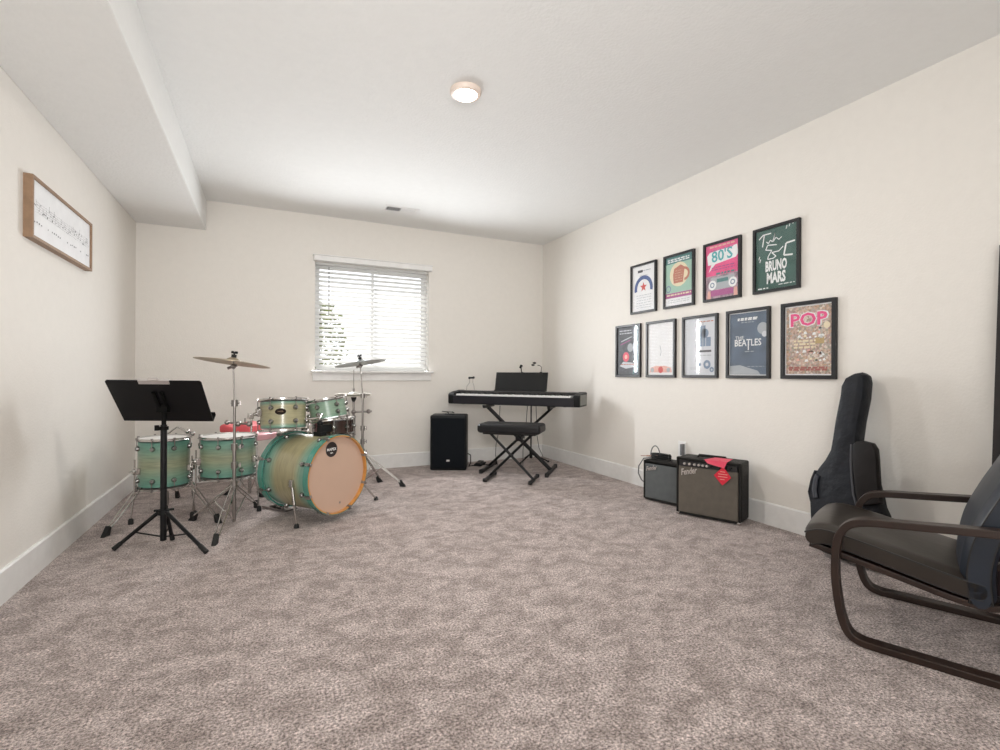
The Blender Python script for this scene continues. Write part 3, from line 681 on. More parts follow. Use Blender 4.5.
def cymbal_stand(label, clabel, base, feet, pole, cen, crad, tiltdir, tilt, hub_z, cm, joint_z, extra=False):
    base = V((base[0], base[1], 0)); t = thing('cymbal_stand', label, 'cymbal stand', base, 0)
    tripod(t, base, hub_z, feet)
    top = V(cen); j = V((base.x, base.y, joint_z)); lean = (top-j).normalized()
    G().cyl((base.x, base.y, .02), (base.x, base.y, .51), .0115, 12).build('lower_tube', STEEL, t, world=True)
    G().cyl((base.x, base.y, .50), j, .0085, 12).build('middle_tube', STEEL, t, world=True)
    tl = top - V((0, 0, .045)); G().cyl(j, tl, .0055, 10).build('upper_tube', STEEL, t, world=True)
    for z in (.51, .39, joint_z, hub_z):
        g = G().cyl((base.x, base.y, z-.02), (base.x, base.y, z+.022), .020, 12)
        wd = V((math.cos(.6), math.sin(.6), 0)); c = V((base.x, base.y, z)); g.cyl(c-V((.022, 0, 0)), c+V((.03, 0, 0)), .005, 6).box(c+V((.034, 0, 0)), (.008, .006, .03))
        g.build('height_clamp', STEEL, t, world=True)
    g = G().ball(tl, .018).cyl(tl-V((.035, .0, .014)), tl+V((.022, 0, .008)), .009, 8).cyl(tl, top+V((0, 0, .035)), .004, 8)
    g.build('tilter', STEEL, t, world=True)
    M = drum_M(top, tiltdir, tilt); M2_ = M @ Matrix.Translation((0, 0, -.01))
    g = G(); cymbal(g, M2_, crad); cy = g.build('cymbal', cm, None); 
    g = G().cyl(M @ V((0, 0, .014)), M @ V((0, 0, .034)), .016, 12); g.build('felt', RUBBER, t, world=True)
    g = G(); g.T(M @ Matrix.Rotation(-YAW, 4, 'Z')); wing(g, V((0, 0, .034))); g.build('wing_nut', BLACK, t, world=True)
    return t, cy
ba = V((-.192, 3.695, 0))
ct, cy = cymbal_stand('chrome double-braced cymbal stand in front of the middle floor tom', '', ba,
    [on_floor(214.5, 545), on_floor(191.5, 520.5), on_floor(257, 507)], None, at_d(233.4, 359.6, 3.27), .228, (7.5, 3.06), R(8.6), .265, CYMB, .80)
tag(cy, 'bronze cymbal on the stand nearest the music stand, tilting down to the right', 'cymbal')
# small boom clamp on that stand
g = G(); c0 = at_d(227, 422.5, 3.27); c1 = at_d(249, 424, 3.24)
g.cyl(c0, c1, .007, 8); g.ball(c0, .016).ball(c1, .018).ball(at_d(238, 424, 3.24), .018).cyl(at_d(245, 424, 3.24), at_d(245, 418, 3.24), .004, 6)
g.build('boom_clamp', STEEL, ct, world=True)
cb = at_d(362.5, 440, 4.42)
ct2, cy2 = cymbal_stand('chrome cymbal stand behind the bass drum, in front of the window', '', cb,
    [on_floor(380.5, 482), on_floor(403.5, 486.5), (cb.x-.30, cb.y+.02)], None, at_d(360.3, 361.0, 4.42), .225, (-7.6, 5.0), R(9.5), .30, CYMB2, .80)
tag(cy2, 'grey-bronze cymbal in front of the window sill, tilting up to the right', 'cymbal')

# hi-hat
hb = at_d(353.5, 440, 4.62)
t = thing('hi_hat_stand', 'chrome hi-hat stand half hidden behind the smaller rack tom', 'hi-hat stand', (hb.x, hb.y, 0))
tripod(t, (hb.x, hb.y, 0), .30, [(hb.x-.25, hb.y+.1), (hb.x+.02, hb.y+.28), (hb.x-.02, hb.y-.27)])
G().cyl((hb.x, hb.y, .02), (hb.x, hb.y, .77), .011, 12).build('tube', STEEL, t, world=True)
G().cyl((hb.x, hb.y, .76), (hb.x, hb.y, 1.035), .0035, 8).build('pull_rod', STEEL, t, world=True)
G().lathe([(.011, -.05), (.024, -.02), (.026, 0), (.008, .004)], 16, Matrix.Translation((hb.x, hb.y, .785))).build('seat_cup', RUBBER, t, world=True)
G().cyl((hb.x, hb.y, .825), (hb.x, hb.y, .86), .010, 10).build('clutch', STEEL, t, world=True)
G().cyl((hb.x-.02, hb.y, .64), (hb.x+.16, hb.y-.05, .645), .009).ball((hb.x, hb.y, .64), .022).ball((hb.x+.13, hb.y-.04, .645), .022).build('side_clamp', STEEL, t, world=True)
G().box((hb.x-.02, hb.y-.12, .03), (.07, .24, .015), rx=R(12)).build('pedal', STEEL, t, world=True)
CYW = mat('cymbal_pale_bronze', (.78, .75, .68), .32, metal=.45, noise=.08)
for dz, fl, lab in ((.806, 1, 'upper pale bronze hi-hat cymbal, dome up, below the window sill'), (.799, -1, 'lower hi-hat cymbal, dome down, under the upper one')):
    g = G(); cymbal(g, Matrix.Translation((hb.x, hb.y, dz)) @ Matrix.Diagonal((1, 1, fl, 1)), .165)
    tag(g.build('hi_hat_cymbal', CYW), lab, 'cymbal')

# snare drum and its stand
sb = at_d(334, 430, 3.98)
t = thing('snare_drum', 'shallow dark reddish snare drum with chrome hoops, behind the bass drum', 'snare drum', (sb.x, sb.y, .52))
make_drum(t, Matrix.Translation((0, 0, .0)), .155, .120, SNARE, CHROME, DRUMHEAD, 10, a_off=.2)
t = thing('snare_stand', 'low chrome stand under the dark snare drum', 'drum stand', (sb.x, sb.y, 0))
tripod(t, (sb.x, sb.y, 0), .26, [(sb.x+.22*math.cos(a), sb.y+.22*math.sin(a)) for a in (.7, 2.5, 4.2)])
G().cyl((sb.x, sb.y, .02), (sb.x, sb.y, .47), .011).build('tube', CHROME, t, world=True)
g = G()
for a in (0.3, 2.4, 4.5): g.tube([(sb.x, sb.y, .46), (sb.x+.16*math.cos(a), sb.y+.16*math.sin(a), .485), (sb.x+.178*math.cos(a), sb.y+.178*math.sin(a), .55)], .006, 6)
g.build('basket', CHROME, t, world=True)

# drum throne with a red folded cloth on it
tb = at_d(250, 436, 4.02)
t = thing('drum_throne', 'round drum throne with a pale pink seat behind the middle floor tom', 'stool', (tb.x, tb.y, 0))
tripod(t, (tb.x, tb.y, 0), .28, [on_floor(224, 495), on_floor(262, 497), (tb.x+.1, tb.y+.25)])
G().cyl((tb.x, tb.y, .02), (tb.x, tb.y, .47), .013).build('tube', CHROME, t, world=True)
G().lathe([(0, .462), (.17, .462), (.196, .472), (.203, .492), (.2, .512), (.18, .524), (0, .528)], 40, Matrix.Translation((tb.x, tb.y, 0))).build('seat', PINKV, t, world=True)
rc = at_d(241.5, 430, 3.98)
g = G(); g.M = Matrix.Translation((rc.x, rc.y, .529)) @ Matrix.Rotation(-YAW, 4, 'Z')
n_ = 10; top_ = [(-.125+.25*i/n_, .055+.012*math.sin(i*1.1)+(.012 if i > 5 else 0)) for i in range(n_+1)]
g.prism([(-.125, 0), (.125, 0)] + list(reversed(top_)), -.10, .10)
tag(g.build('folded_red_cloth', REDV, bevel=.015, seg=3), 'folded red cloth lying on the pink drum throne', 'cloth')

# stand hidden behind the left floor tom
sbp = V((-.60, 4.06, 0))
sbp = V((PF1.x-.02, PF1.y+.235, 0))
t = thing('percussion_stand', 'chrome double-braced stand behind the left floor tom, feet showing beside it', 'drum stand', sbp)
tripod(t, sbp, .42, [on_floor(219, 523), on_floor(104.5, 537), (sbp.x+.02, sbp.y+.35)], bar=.0065, strut=False)
G().cyl((sbp.x, sbp.y, .03), (sbp.x, sbp.y, .56), .013).build('tube', STEEL, t, world=True)
g = G(); q = V((sbp.x+.13, sbp.y-.02, .565)); g.tube([(sbp.x, sbp.y, .55), (sbp.x+.06, sbp.y, .60), q], .007, 8).ball(q, .02).ball(q+V((.03, 0, -.02)), .018)
g.build('clamp', CHROME, t, world=True)
# bass drum pedal behind the drum
pdl = V(Cf) - nrm*(BL+.14); 
t = thing('bass_pedal', 'small chrome kick pedal behind the bass drum', 'pedal', (pdl.x, pdl.y, 0), math.atan2(nrm.y, nrm.x)-PI/2)
g = G().box((0, 0, .012), (.10, .26, .012)).box((0, .04, .045), (.07, .22, .010), rx=R(14))
g.build('footboard', STEEL, t)
G().cyl((-.055, .10, .02), (-.055, .10, .20), .007).cyl((.055, .10, .02), (.055, .10, .20), .007).cyl((-.055, .10, .20), (.055, .10, .20), .008).build('post', CHROME, t)
G().cyl((0, .10, .20), (0, .02, .34), .004).ball((0, .02, .34), .022).build('beater', BLKPL, t)

# ------------------------------------------------------------------ music stand
msb = V((-.535, 3.395, 0))
t = thing('music_stand', 'black sheet music stand in front of the left floor tom', 'music stand', msb)
TLc, TRc, BLc, BRc = at_d(104.3, 380, 2.66), at_d(201, 381, 2.78), at_d(124.5, 420.3, 2.87), at_d(213.5, 421, 2.985)
ex = (BRc-BLc).normalized(); dn = ((BLc+BRc)-(TLc+TRc)).normalized(); nn = ex.cross(dn).normalized()
if nn.dot(V((SN, CS, 0))) > 0: nn = -nn         # nn points to the camera side (the stand's back)
def slab(c4, th, off=0):
    vs = [p+nn*(off+th/2) for p in c4] + [p+nn*(off-th/2) for p in c4]
    return vs, [(0, 1, 2, 3), (7, 6, 5, 4), (0, 4, 5, 1), (1, 5, 6, 2), (2, 6, 7, 3), (3, 7, 4, 0)]
def bil(u, v): return (TLc*(1-u)+TRc*u)*(1-v)+(BLc*(1-u)+BRc*u)*v
cut = .018
pts8 = [bil(cut, 0), bil(1-cut, 0), bil(1, cut*1.6), bil(1, 1), bil(0, 1), bil(0, cut*1.6)]
vs = [p+nn*.003 for p in pts8]+[p-nn*.003 for p in pts8]; k6 = 6
G().add(vs, [tuple(range(k6)), tuple(reversed(range(k6, 2*k6)))]+[(i, (i+1) % k6, k6+(i+1) % k6, k6+i) for i in range(k6)]).build('desk', BLACK, t, world=True)
lp = [BLc, BRc, BRc-nn*.055, BLc-nn*.055]; vs = [p+dn*.003 for p in lp]+[p-dn*.003 for p in lp]
G().add(vs, [(0, 1, 2, 3), (7, 6, 5, 4), (0, 4, 5, 1), (1, 5, 6, 2), (2, 6, 7, 3), (3, 7, 4, 0)]).build('lip', BLACK, t, world=True)
lp = [BLc-nn*.052, BRc-nn*.052, BRc-nn*.052-dn*.022, BLc-nn*.052-dn*.022]; vs = [p+nn*.002 for p in lp]+[p-nn*.002 for p in lp]
G().add(vs, [(0, 1, 2, 3), (7, 6, 5, 4), (0, 4, 5, 1), (1, 5, 6, 2), (2, 6, 7, 3), (3, 7, 4, 0)]).build('lip_edge', BLACK, t, world=True)
hub = V((msb.x, msb.y, .20)); ptop = V((msb.x, msb.y, .70)); br = bil(.50, .62)+nn*.012
G().cyl((msb.x, msb.y, .035), (msb.x, msb.y, .70), .0165, 14).build('pole', BLACK, t, world=True)
g = G().cyl(ptop, ptop+V((0, 0, .05)), .012).tube([ptop+V((0, 0, .03)), (ptop+br)/2+V((0, 0, .03)), br], .014, 8)
for s in (-1, 1): g.tube([br+ex*.018*s, bil(.50, .25)+nn*.010+ex*.02*s], .011, 8)
g.box(br, (.06, .03, .05), rz=-YAW)
g.cyl(ptop+V((0, 0, -.01)), ptop+V((0, 0, -.03)), .024).cyl(ptop+V((-.03, -.02, .0)), ptop+V((-.03, -.02, -.03)), .012)
g.build('tilt_bracket', mat('black_satin', (.003, .003, .003), .6, spec=.15), t, world=True)
G().cyl(hub-V((0, 0, .016)), hub+V((0, 0, .012)), .028, 14).cyl(hub+V((-.045, -.01, .012)), hub+V((.05, .01, .006)), .007, 6).build('collar', BLKPL, t, world=True)
for f in (on_floor(113.5, 551), on_floor(206.5, 554), on_floor(172.5, 541)):
    f = V((f.x, f.y, .010)); d = (f-hub); d.z = 0; d.normalize(); a = hub+d*.022
    lg = G().tube([a, a.lerp(f, .86)], .0105, 8).build('leg', BLACK, t, world=True)
    G().tube([a.lerp(f, .84), f], [.0125, .0135], 8).build('rubber_foot', RUBBER, lg, world=True)
    G().cyl((msb.x, msb.y, .055), a.lerp(f, .55), .0045, 6).build('brace', BLACK, lg, world=True)
# chrome clip on the desk's top edge
cA, cB = bil(.34, 0), bil(.66, 0)
t = thing('sheet_clip', 'silver clip bar gripping the top edge of the music stand desk', 'clip', (cA+cB)/2, math.atan2(ex.y, ex.x))
vs = [p for q in (nn*.009, -nn*.009) for p in (cA+q-dn*.006, cB+q-dn*.006, cB+q+dn*.020, cA+q+dn*.020)]
G().add(vs, [(0, 1, 2, 3), (7, 6, 5, 4), (0, 4, 5, 1), (1, 5, 6, 2), (2, 6, 7, 3), (3, 7, 4, 0)]).build('bar', SILVER, t, world=True)
mc = (cA+cB)/2; g = G().tube([mc-ex*.025-dn*.006, mc-ex*.018-dn*.02, mc+ex*.018-dn*.02, mc+ex*.025-dn*.006], .0045, 6).box(mc-dn*.012, (.045, .012, .012), rz=math.atan2(ex.y, ex.x))
g.build('spring_handle', SILVER, t, world=True)

# ------------------------------------------------------------------ speaker
t = thing('pa_speaker', 'black upright loudspeaker on the carpet under the window', 'speaker', (1.700, 4.845, 0), -YAW)
SW, SH, SD = .376, .572, .26
G().box((0, SD/2, SH/2), (SW, SD, SH)).build('cabinet', BLKPL, t, bevel=.018, seg=3)
G().box((0, -.006, SH/2), (SW-.035, .014, SH-.05)).build('grille', mat('speaker_grille', (.003, .005, .008), .6, spec=.15, bump=.3, bscale=900), t, bevel=.008)
lg_ = G().box((0, -.0145, .105), (.032, .003, .018)).build('logo_plate', SILVER, t, bevel=.002)
G().box((0, SD/2, SH+.003), (.10, .03, .012)).build('handle', BLKPL, t, bevel=.004)
t = tag(G().tube([V((1.70, 4.98, SH+.012))+V((.05*math.cos(a)+.01*a, .035*math.sin(a), .02*abs(math.sin(a*.5)))) for a in [k*.35 for k in range(22)]], .004, 6).build('coiled_cable', BLKPL), 'short black cable coiled on top of the loudspeaker', 'cable')
t = thing('speaker_cable', 'black cable running on the carpet from the loudspeaker towards the keyboard stand', 'cable', (1.96, 4.95, 0))
pts = [on_floor(467.8, 459, .10)]
G().tube([(1.93, 4.93, .16), (1.985, 4.93, .13), (1.985, 4.93, .04), (1.97, 4.95, .008), (2.03, 4.97, .006), (2.10, 4.99, .007), (2.16, 4.97, .006), (2.22, 4.92, .007)], .0055, 8).build('lead', BLKPL, t, world=True)

# ------------------------------------------------------------------ keyboard, stand, bench
KC = V((2.335, 4.585, 0)); KR = math.atan2(-.653, .757)
KE = V((.757, -.653, 0)); t = thing('keyboard_stand', 'black double X-shaped keyboard stand in the far right corner', 'keyboard stand', KC+KE*.055, KR)
kw, kh, dep = .335, .683, .36
for s in (-1, 1):
    for o_ in (-.016, .016):
        y = (.05 if s > 0 else -.0) + o_*1.6
        g = G(); g.tube([(-kw*s, y-.03, .03), (kw*s*.99, y-.03, kh-.03)], .0135, 6); g.build('cross_tube', BLACK, t)
    bt = G().box((kw*s, 0, .022), (.032, dep+.16, .03)).build('foot_bar', BLACK, t, bevel=.004)
    for e in (-1, 1): G().box((kw*s, e*(dep+.16)/2, .02), (.038, .035, .04)).build('rubber_foot', RUBBER, bt, bevel=.006)
    tp = G().box((kw*s, 0, kh-.018), (.03, .34, .026)).build('support_arm', BLACK, t, bevel=.003)
    for e in (-1, 1): G().cyl((kw*s, e*.17-(.0), kh-.018), (kw*s, e*.17, kh-.001), .016, 10).build('rubber_foot', RUBBER, tp)
G().cyl((0, -.06, kh/2), (0, .09, kh/2), .03, 14).build('pivot', BLKPL, t)

t = thing('electric_piano', 'black full-size electric piano on the X-shaped stand in the corner', 'piano', KC+KE*.008+V((0, 0, kh)), R(-48.5))
KL, KD = 1.435, .29
G().box((0, .01, .042), (KL, KD, .084)).build('body', BLKPL, t, bevel=.006)
G().box((0, .075, .107), (KL-.08, .15, .060)).build('control_panel', mat('panel_dark', (.022, .020, .020), .45), t, bevel=.006)
for s in (-1, 1):
    g = G(); g.M = Matrix.Translation((s*(KL/2-.032), 0, 0)) @ Matrix.Rotation(PI/2, 4, 'Z')
    g.prism([(-.137, .008), (.157, .012), (.157, .135), (.10, .142), (-.05, .128), (-.125, .112), (-.14, .09)], -.034, .034)
    g.build('end_cheek', BLKPL, t, bevel=.004)
G().box((KL/2+.003, .01, .066), (.004, .27, .10)).build('lit_end_face', mat('lit_end_grey', (.13, .135, .115), .35), t, bevel=.001)  # end face catching the light, painted in as a lighter grey sheet
nk = 52; kwid = (KL-.185)/nk; me = None
for i in range(nk):
    x = -(KL-.185)/2 + kwid*(i+.5)
    if me is None:
        o = G().box((0, 0, 0), (kwid*.94, .14, .018)).build('white_key', WHKEY, t); me = o.data
    else: o = bpy.data.objects.new('white_key', me); col.objects.link(o); o.parent = t
    o.location = (x, -.064, .098)
me = None
for i in range(nk-1):
    if i % 7 in (1, 4): continue
    x = -(KL-.185)/2 + kwid*(i+1)
    if me is None:
        o = G().box((0, 0, 0), (kwid*.5, .09, .014)).build('black_key', BKKEY, t); me = o.data
    else: o = bpy.data.objects.new('black_key', me); col.objects.link(o); o.parent = t
    o.location = (x, -.038, .112)
G().box((0, -.137, .047), (KL-.12, .012, .085)).build('key_slip', mat('navy_black', (.010, .010, .016), .35), t, bevel=.003)
g = G(); g.box((-.004, .175, .238), (.595, .008, .205), rx=R(-14)); g.box((-.004, .128, .141), (.58, .03, .012))
g.build('music_rest', mat('rest_dark', (.007, .007, .007), .4, spec=.3), t, bevel=.003)
g = G()
for k in range(16): g.box((-.46+.022*k if k < 8 else .42+.018*(k-8), .06, .1375), (.012, .008, .003))
g.build('buttons', SILVER, t)
for s in (-1, 1): G().cyl((s*.56, -.09, -.004), (s*.56, -.09, .002), .014, 10).build('rubber_foot', RUBBER, t)

t = thing('piano_bench', 'black padded piano bench on X-shaped legs before the keyboard', 'bench', (2.10, 4.175, 0), KR)
G().box((0, 0, .494), (.60, .31, .086)).build('seat', VINYLSEAT, t, bevel=.028, seg=4)
G().box((0, 0, .444), (.50, .24, .012)).build('seat_board', BLACK, t)
for s in (-1, 1):
    for y in ((-.045,) if s < 0 else (.0,)):
        G().tube([(-.215*s, y, .03), (.205*s, y, .445)], .0125, 8).build('leg', BLACK, t)
    bt = G().box((.215*s, 0, .019), (.026, .33, .026)).build('foot_bar', BLACK, t, bevel=.003)
    for e in (-1, 1): G().cyl((.215*s-.016, e*.165, .018), (.215*s+.016, e*.165, .018), .018, 12).build('rubber_foot', RUBBER, bt)
G().cyl((0, -.065, .235), (0, .02, .235), .014, 10).build('pivot', BLACK, t)

# sustain pedal on the floor
pp = on_floor(490, 462.5)
t = thing('sustain_pedal', 'small flat black foot pedal on the carpet left of the keyboard stand', 'pedal', (pp.x-.16, pp.y-.09, 0), KR)
G().box((0, 0, .012), (.085, .19, .02)).build('base', BLKPL, t, bevel=.006); G().box((0, -.02, .032), (.06, .13, .012), rx=R(6)).build('treadle', BLACK, t, bevel=.004)

# microphone stand behind the keyboard
mb = at_d(531, 440, 5.66)
t = thing('microphone_stand', 'slim black microphone stand standing behind the keyboard', 'microphone stand', (mb.x, mb.y, 0))
G().cyl((mb.x, mb.y, .05), (mb.x, mb.y, .98), .008, 10).build('pole', BLACK, t, world=True)
G().cyl((mb.x, mb.y, .04), (mb.x, mb.y, .13), .018, 10).build('hub', BLACK, t, world=True)
for a in (3.6, 5.6, 1.4):
    e = V((mb.x+.20*math.cos(a), mb.y+.20*math.sin(a), .012)); lg = G().cyl((mb.x, mb.y, .09), e, .008, 8).build('leg', BLACK, t, world=True)
    G().ball(e, .012).build('rubber_foot', RUBBER, lg, world=True)
q0 = V((mb.x, mb.y, .98)); q1 = at_d(521.5, 372, 5.62); q2 = at_d(521, 367, 5.60)
G().tube([q0, (q0+q1)/2, q1, q2], .006, 6).ball(q0, .016).build('boom', BLACK, t, world=True)
G().tube([q2+V((-.012, 0, -.012)), q2+V((.008, 0, .02))], [.012, .016], 10).build('microphone', BLKPL, t, world=True)
# clip-on lamp on the music rest
a = at_d(541, 373.2, 5.20); b_ = at_d(541.5, 367, 5.20); c_ = at_d(537.5, 365.2, 5.20); d_ = at_d(534.5, 363, 5.20); e_ = at_d(533, 365, 5.2)
t = thing('clip_on_lamp', 'small black two-headed gooseneck lamp clipped to the music rest', 'lamp', a)
G().box(a+V((0, 0, .0)), (.022, .03, .03), rz=KR).build('clip', BLACK, t, world=True, bevel=.003)
G().tube([a, b_, (b_+c_)/2+V((0, 0, .006)), c_], .0035, 6).build('gooseneck', BLACK, t, world=True)
G().ball(d_, .016, sz=(1.3, 1, .7)).ball(e_, .016, sz=(1.3, 1, .6)).build('lamp_heads', BLACK, t, world=True)
# wire clip holder on the left end of the piano
lb_ = V(KC)+V((.757, -.653, 0))*(-.52)+V((.653, .757, 0))*.10
bz = kh+.137; h0 = at_d(466.5, 390, 5.3); ax_ = V((.757, -.653, 0))
t = thing('wire_holder', 'small dark clip on two thin bent wires at the left end of the piano', 'holder', (lb_.x, lb_.y, bz), KR)
for s, x0, x1 in ((-1, -.045, -.01), (1, .045, .028)): G().tube([(x0, 0, 0), (x0*.9, 0, .05), (x1, 0, .085), (x1, 0, .135)], .0022, 6).build('wire', STEEL, t)
G().box((.012, 0, .140), (.06, .02, .02)).ball((-.012, 0, .138), .014).ball((.036, 0, .142), .014).build('clip', BLKPL, t)
# hanging leads under the piano
for i, (pa, lab) in enumerate(((((500, 407, 4.95), (499, 430, 5.1), (496, 445, 5.15), (495.5, 455, 5.2), (498, 458.5, 5.3)), 'thin black lead hanging under the left half of the piano'),
                               (((527.5, 406, 5.0), (526, 425, 5.05), (524, 440, 5.1), (523, 450, 5.2)), 'thin black lead hanging under the middle of the piano'),
                               (((536, 406, 5.0), (537, 435, 5.2), (539, 448, 5.4), (543, 456.5, 5.65)), 'thin black lead dropping from the piano towards the corner'))):
    P = [at_d(*q) for q in pa]; P[0].z = kh+.002; P[-1].z = max(P[-1].z, .006) if i != 1 else P[-1].z
    if i == 1: P.append(V((P[-1].x, P[-1].y, .006)))
    if i == 0: P[-1].z = .006
    tag(G().tube(P, .003, 6).build('hanging_lead', BLKPL), lab, 'cable')

# ------------------------------------------------------------------ amplifiers
def amp(label, FL, dirn, w_, h_, d_, cloth, panel):
    d = V((dirn[0], dirn[1], 0)).normalized(); rz = math.atan2(d.y, d.x); c = V((FL[0], FL[1], 0)) + d*w_/2
    t = thing('guitar_amplifier', label, 'amplifier', c, rz)
    b = .014
    g = G().box((0, d_/2+.012, h_/2+.006), (w_, d_-.024, h_-.012)); g.build('cabinet', TOLEX, t, bevel=.012, seg=3)
    for x in (-1, 1): G().box((x*(w_/2-b/2), .008, h_/2+.006), (b, .02, h_-.02)).build('front_edge', TOLEX, t, bevel=.004)
    for z in (.018, h_-.008): G().box((0, .008, z), (w_-2*b, .02, .016)).build('front_edge', TOLEX, t, bevel=.003)
    gh = h_ - .045 - panel
    G().box((0, .006, .026+gh/2), (w_-2*b-.004, .014, gh)).build('grille_cloth', cloth, t, bevel=.003)
    return t, gh
GRIL1 = mat('grille_silver_brown', (.125, .108, .088), .6, noise=.1, bump=.3, bscale=400); GRIL2 = mat('grille_silver_grey', (.105, .115, .118), .6, noise=.1, bump=.3, bscale=400)
t, gh = amp('large black guitar amplifier with brown-grey grille and red tags', (2.671, 2.670), (.393, -.92), .432, .412, .20, GRIL1, .042)
pz = .412-.018-.022
pn = G().box((0, .004, pz), (.39, .012, .038)).build('control_panel', mat('panel_black', (.02, .02, .022), .3), t)
for x in (-.155, -.12, -.085, -.055, -.028, .0, .03, .09, .125, .155):
    G().lathe([(0, 0), (.009, 0), (.008, .012), (0, .013)], 12, Matrix.Translation((x, -.002, pz)) @ Matrix.Rotation(PI/2, 4, 'X')).build('knob', SILVER if x < .02 else BLKPL, pn)
lettering('Fender', .050, SILVER, t, -.130, -.004, .318, shear=.45, rot=R(-14), extrude=.002, sx=.80, sz=1.25, bold=.0008)
G().tube([(-.10, .10, .410), (-.09, .10, .426), (.09, .10, .426), (.10, .10, .410)], .009, 8).build('handle', TOLEX, t)
for x in (-1, 1):
    for z in (.012, .404): G().box((x*(.204), .012, z), (.024, .03, .02)).build('corner_guard', CHROME if z < .1 else TOLEX, t, bevel=.005)
    G().cyl((x*.17, .05, 0), (x*.17, .05, .014), .014).build('foot', RUBBER, t); G().cyl((x*.17, .15, 0), (x*.17, .15, .014), .014).build('foot', RUBBER, t)
ta = t
c = V(t.location); RZ = Matrix.Rotation(math.atan2(-.92, .393), 4, 'Z')
tg = thing('pink_card', 'pink-red card lying over the top front edge of the large amplifier', 'card', c+(RZ @ V((.070, .03, .420))), math.atan2(-.92, .393))
g = G(); g.add([(-.085, -.045, -.002), (-.04, .035, .007), (.075, .04, .007), (.065, -.045, -.004), (.05, -.056, -.045), (-.06, -.056, -.026)], [(0, 1, 2, 3), (0, 3, 4, 5)])
o = g.build('sheet', PINKTAG, tg); sm = o.modifiers.new('thick', 'SOLIDIFY'); sm.thickness = .0015
tg = thing('diamond_tag', 'red diamond-shaped tag hanging on the front of the large amplifier', 'tag', c+(RZ @ V((.105, -.012, .256))), math.atan2(-.92, .393))
o = G().prism([(0, 0), (.056, .058), (.012, .118), (0, .122), (-.056, .062)], -.003, -.001).build('card', REDTAG, tg)
for i, (s, z) in enumerate((('15', .092), ('RUMBLE', .075), ('WATTS', .058), ('AMP', .040))): G().box((rnd.uniform(-.004, .004), -.0034, z), (.03+.03*(i in (1, 2)), .0006, .004)).build('print_line', SKIN, o)
G().tube([(0, -.002, .118), (-.01, -.004, .15), (-.02, -.004, .168)], .0012, 5).build('string', REDTAG, tg)
t, gh = amp('small black practice amplifier with blue-grey grille, beside the large one', (2.735, 3.085), (.267, -.963), .322, .326, .17, GRIL2, .012)
lettering('Fender', .040, SILVER, t, -.090, -.004, .262, shear=.45, rot=R(-14), extrude=.002, sx=.85, sz=1.2, bold=.0006)
c = V(t.location); RZs = Matrix.Rotation(math.atan2(-.963, .267), 4, 'Z')
for x in (-1, 1):
    for y_ in (.05, .14): G().cyl((x*.12, y_, 0), (x*.12, y_, .014), .012).build('foot', RUBBER, t)
# coiled cable on top of it and its leads
P = [c+(RZs @ V((-.05+.080*math.cos(a), .075+.05*math.sin(a), .333+.0022*a))) for a in [k*.4 for k in range(48)]]
tag(G().tube(P, .0062, 7).build('coiled_guitar_cable', BLKPL), 'black guitar cable coiled flat on top of the small amplifier', 'cable')
P = [c+(RZs @ V((-.105+.042*math.cos(a), .08, .345+.085*math.sin(a)))) for a in [PI*k/12 for k in range(13)]]
tag(G().tube(P, .0042, 7).build('cable_loop', mat('grey_cable', (.10, .10, .11), .5)), 'grey cable loop standing up above the small amplifier', 'cable')
P = [c+(RZs @ V(q)) for q in ((-.12, .05, .340), (-.18, .03, .325), (-.218, .02, .26), (-.222, .02, .20), (-.20, .03, .15), (-.172, .05, .12))]
tag(G().tube(P, .0042, 7).build('cable_end', MATS['grey_cable']), 'grey cable bowing out beside the left side of the small amplifier', 'cable')
a_ = c+(RZs @ V((-.22, .05, .340))); b_ = c+(RZs @ V((-.08, .07, .352)))
tag(G().tube([a_, a_.lerp(b_, .35), a_.lerp(b_, .36), b_], [.003, .003, .006, .006], 8).build('cable_plug', mat('copper_plug', (.45, .28, .22), .35, metal=.7)), 'jack plug sticking out to the left from the top of the small amplifier', 'plug')

# ------------------------------------------------------------------ gig bag leaning on the right wall
p0 = V((2.855, 1.9, 0)); tang = V((.155, 0, .985)).normalized(); nb = tang.cross(V((0, 1, 0))).normalized()
if nb.x > 0: nb = -nb
z_up = tang
def bag(x, y, lift=.045):                                # outline taken on the plane through the middle of the bag
    q = on_plane(x, y, p0 + nb*lift, nb) - p0; return (-(q.y), q.dot(tang))
S = lambda a, b: (780+a/4.168, 360+b/4.168)
left = [S(*q) for q in ((350, 53), (318, 58), (285, 76), (266, 112), (262, 150), (250, 210), (240, 262), (230, 330), (222, 375), (200, 415), (172, 450), (150, 490), (138, 540), (136, 590), (138, 640), (141, 700))]
right = [S(*q) for q in ((450, 650), (432, 612), (422, 560), (410, 520), (395, 470), (370, 420), (345, 385), (336, 335), (346, 260), (356, 210), (366, 160), (372, 90), (367, 64))]
L1 = [bag(*q) for q in left]; R1 = [bag(*q) for q in right]
bl_ = L1[-1]; br_ = R1[0]
low = [(bl_[0]+.0, .12), (bl_[0]+.02, .05), (bl_[0]+.07, .012), ((bl_[0]+br_[0])/2, .004), (br_[0]-.03, .012), (br_[0]+.02, .05), (br_[0]+.02, .12)]
out = L1+low+R1
base_loc = V((2.855, 1.9, 0))
t = thing('guitar_gig_bag', 'soft black guitar bag leaning against the right wall behind the armchair', 'guitar bag', base_loc)
BM = Matrix(((0, -nb.x, tang.x, 0), (-1, -nb.y, tang.y, 0), (0, -nb.z, tang.z, 0), (0, 0, 0, 1)))
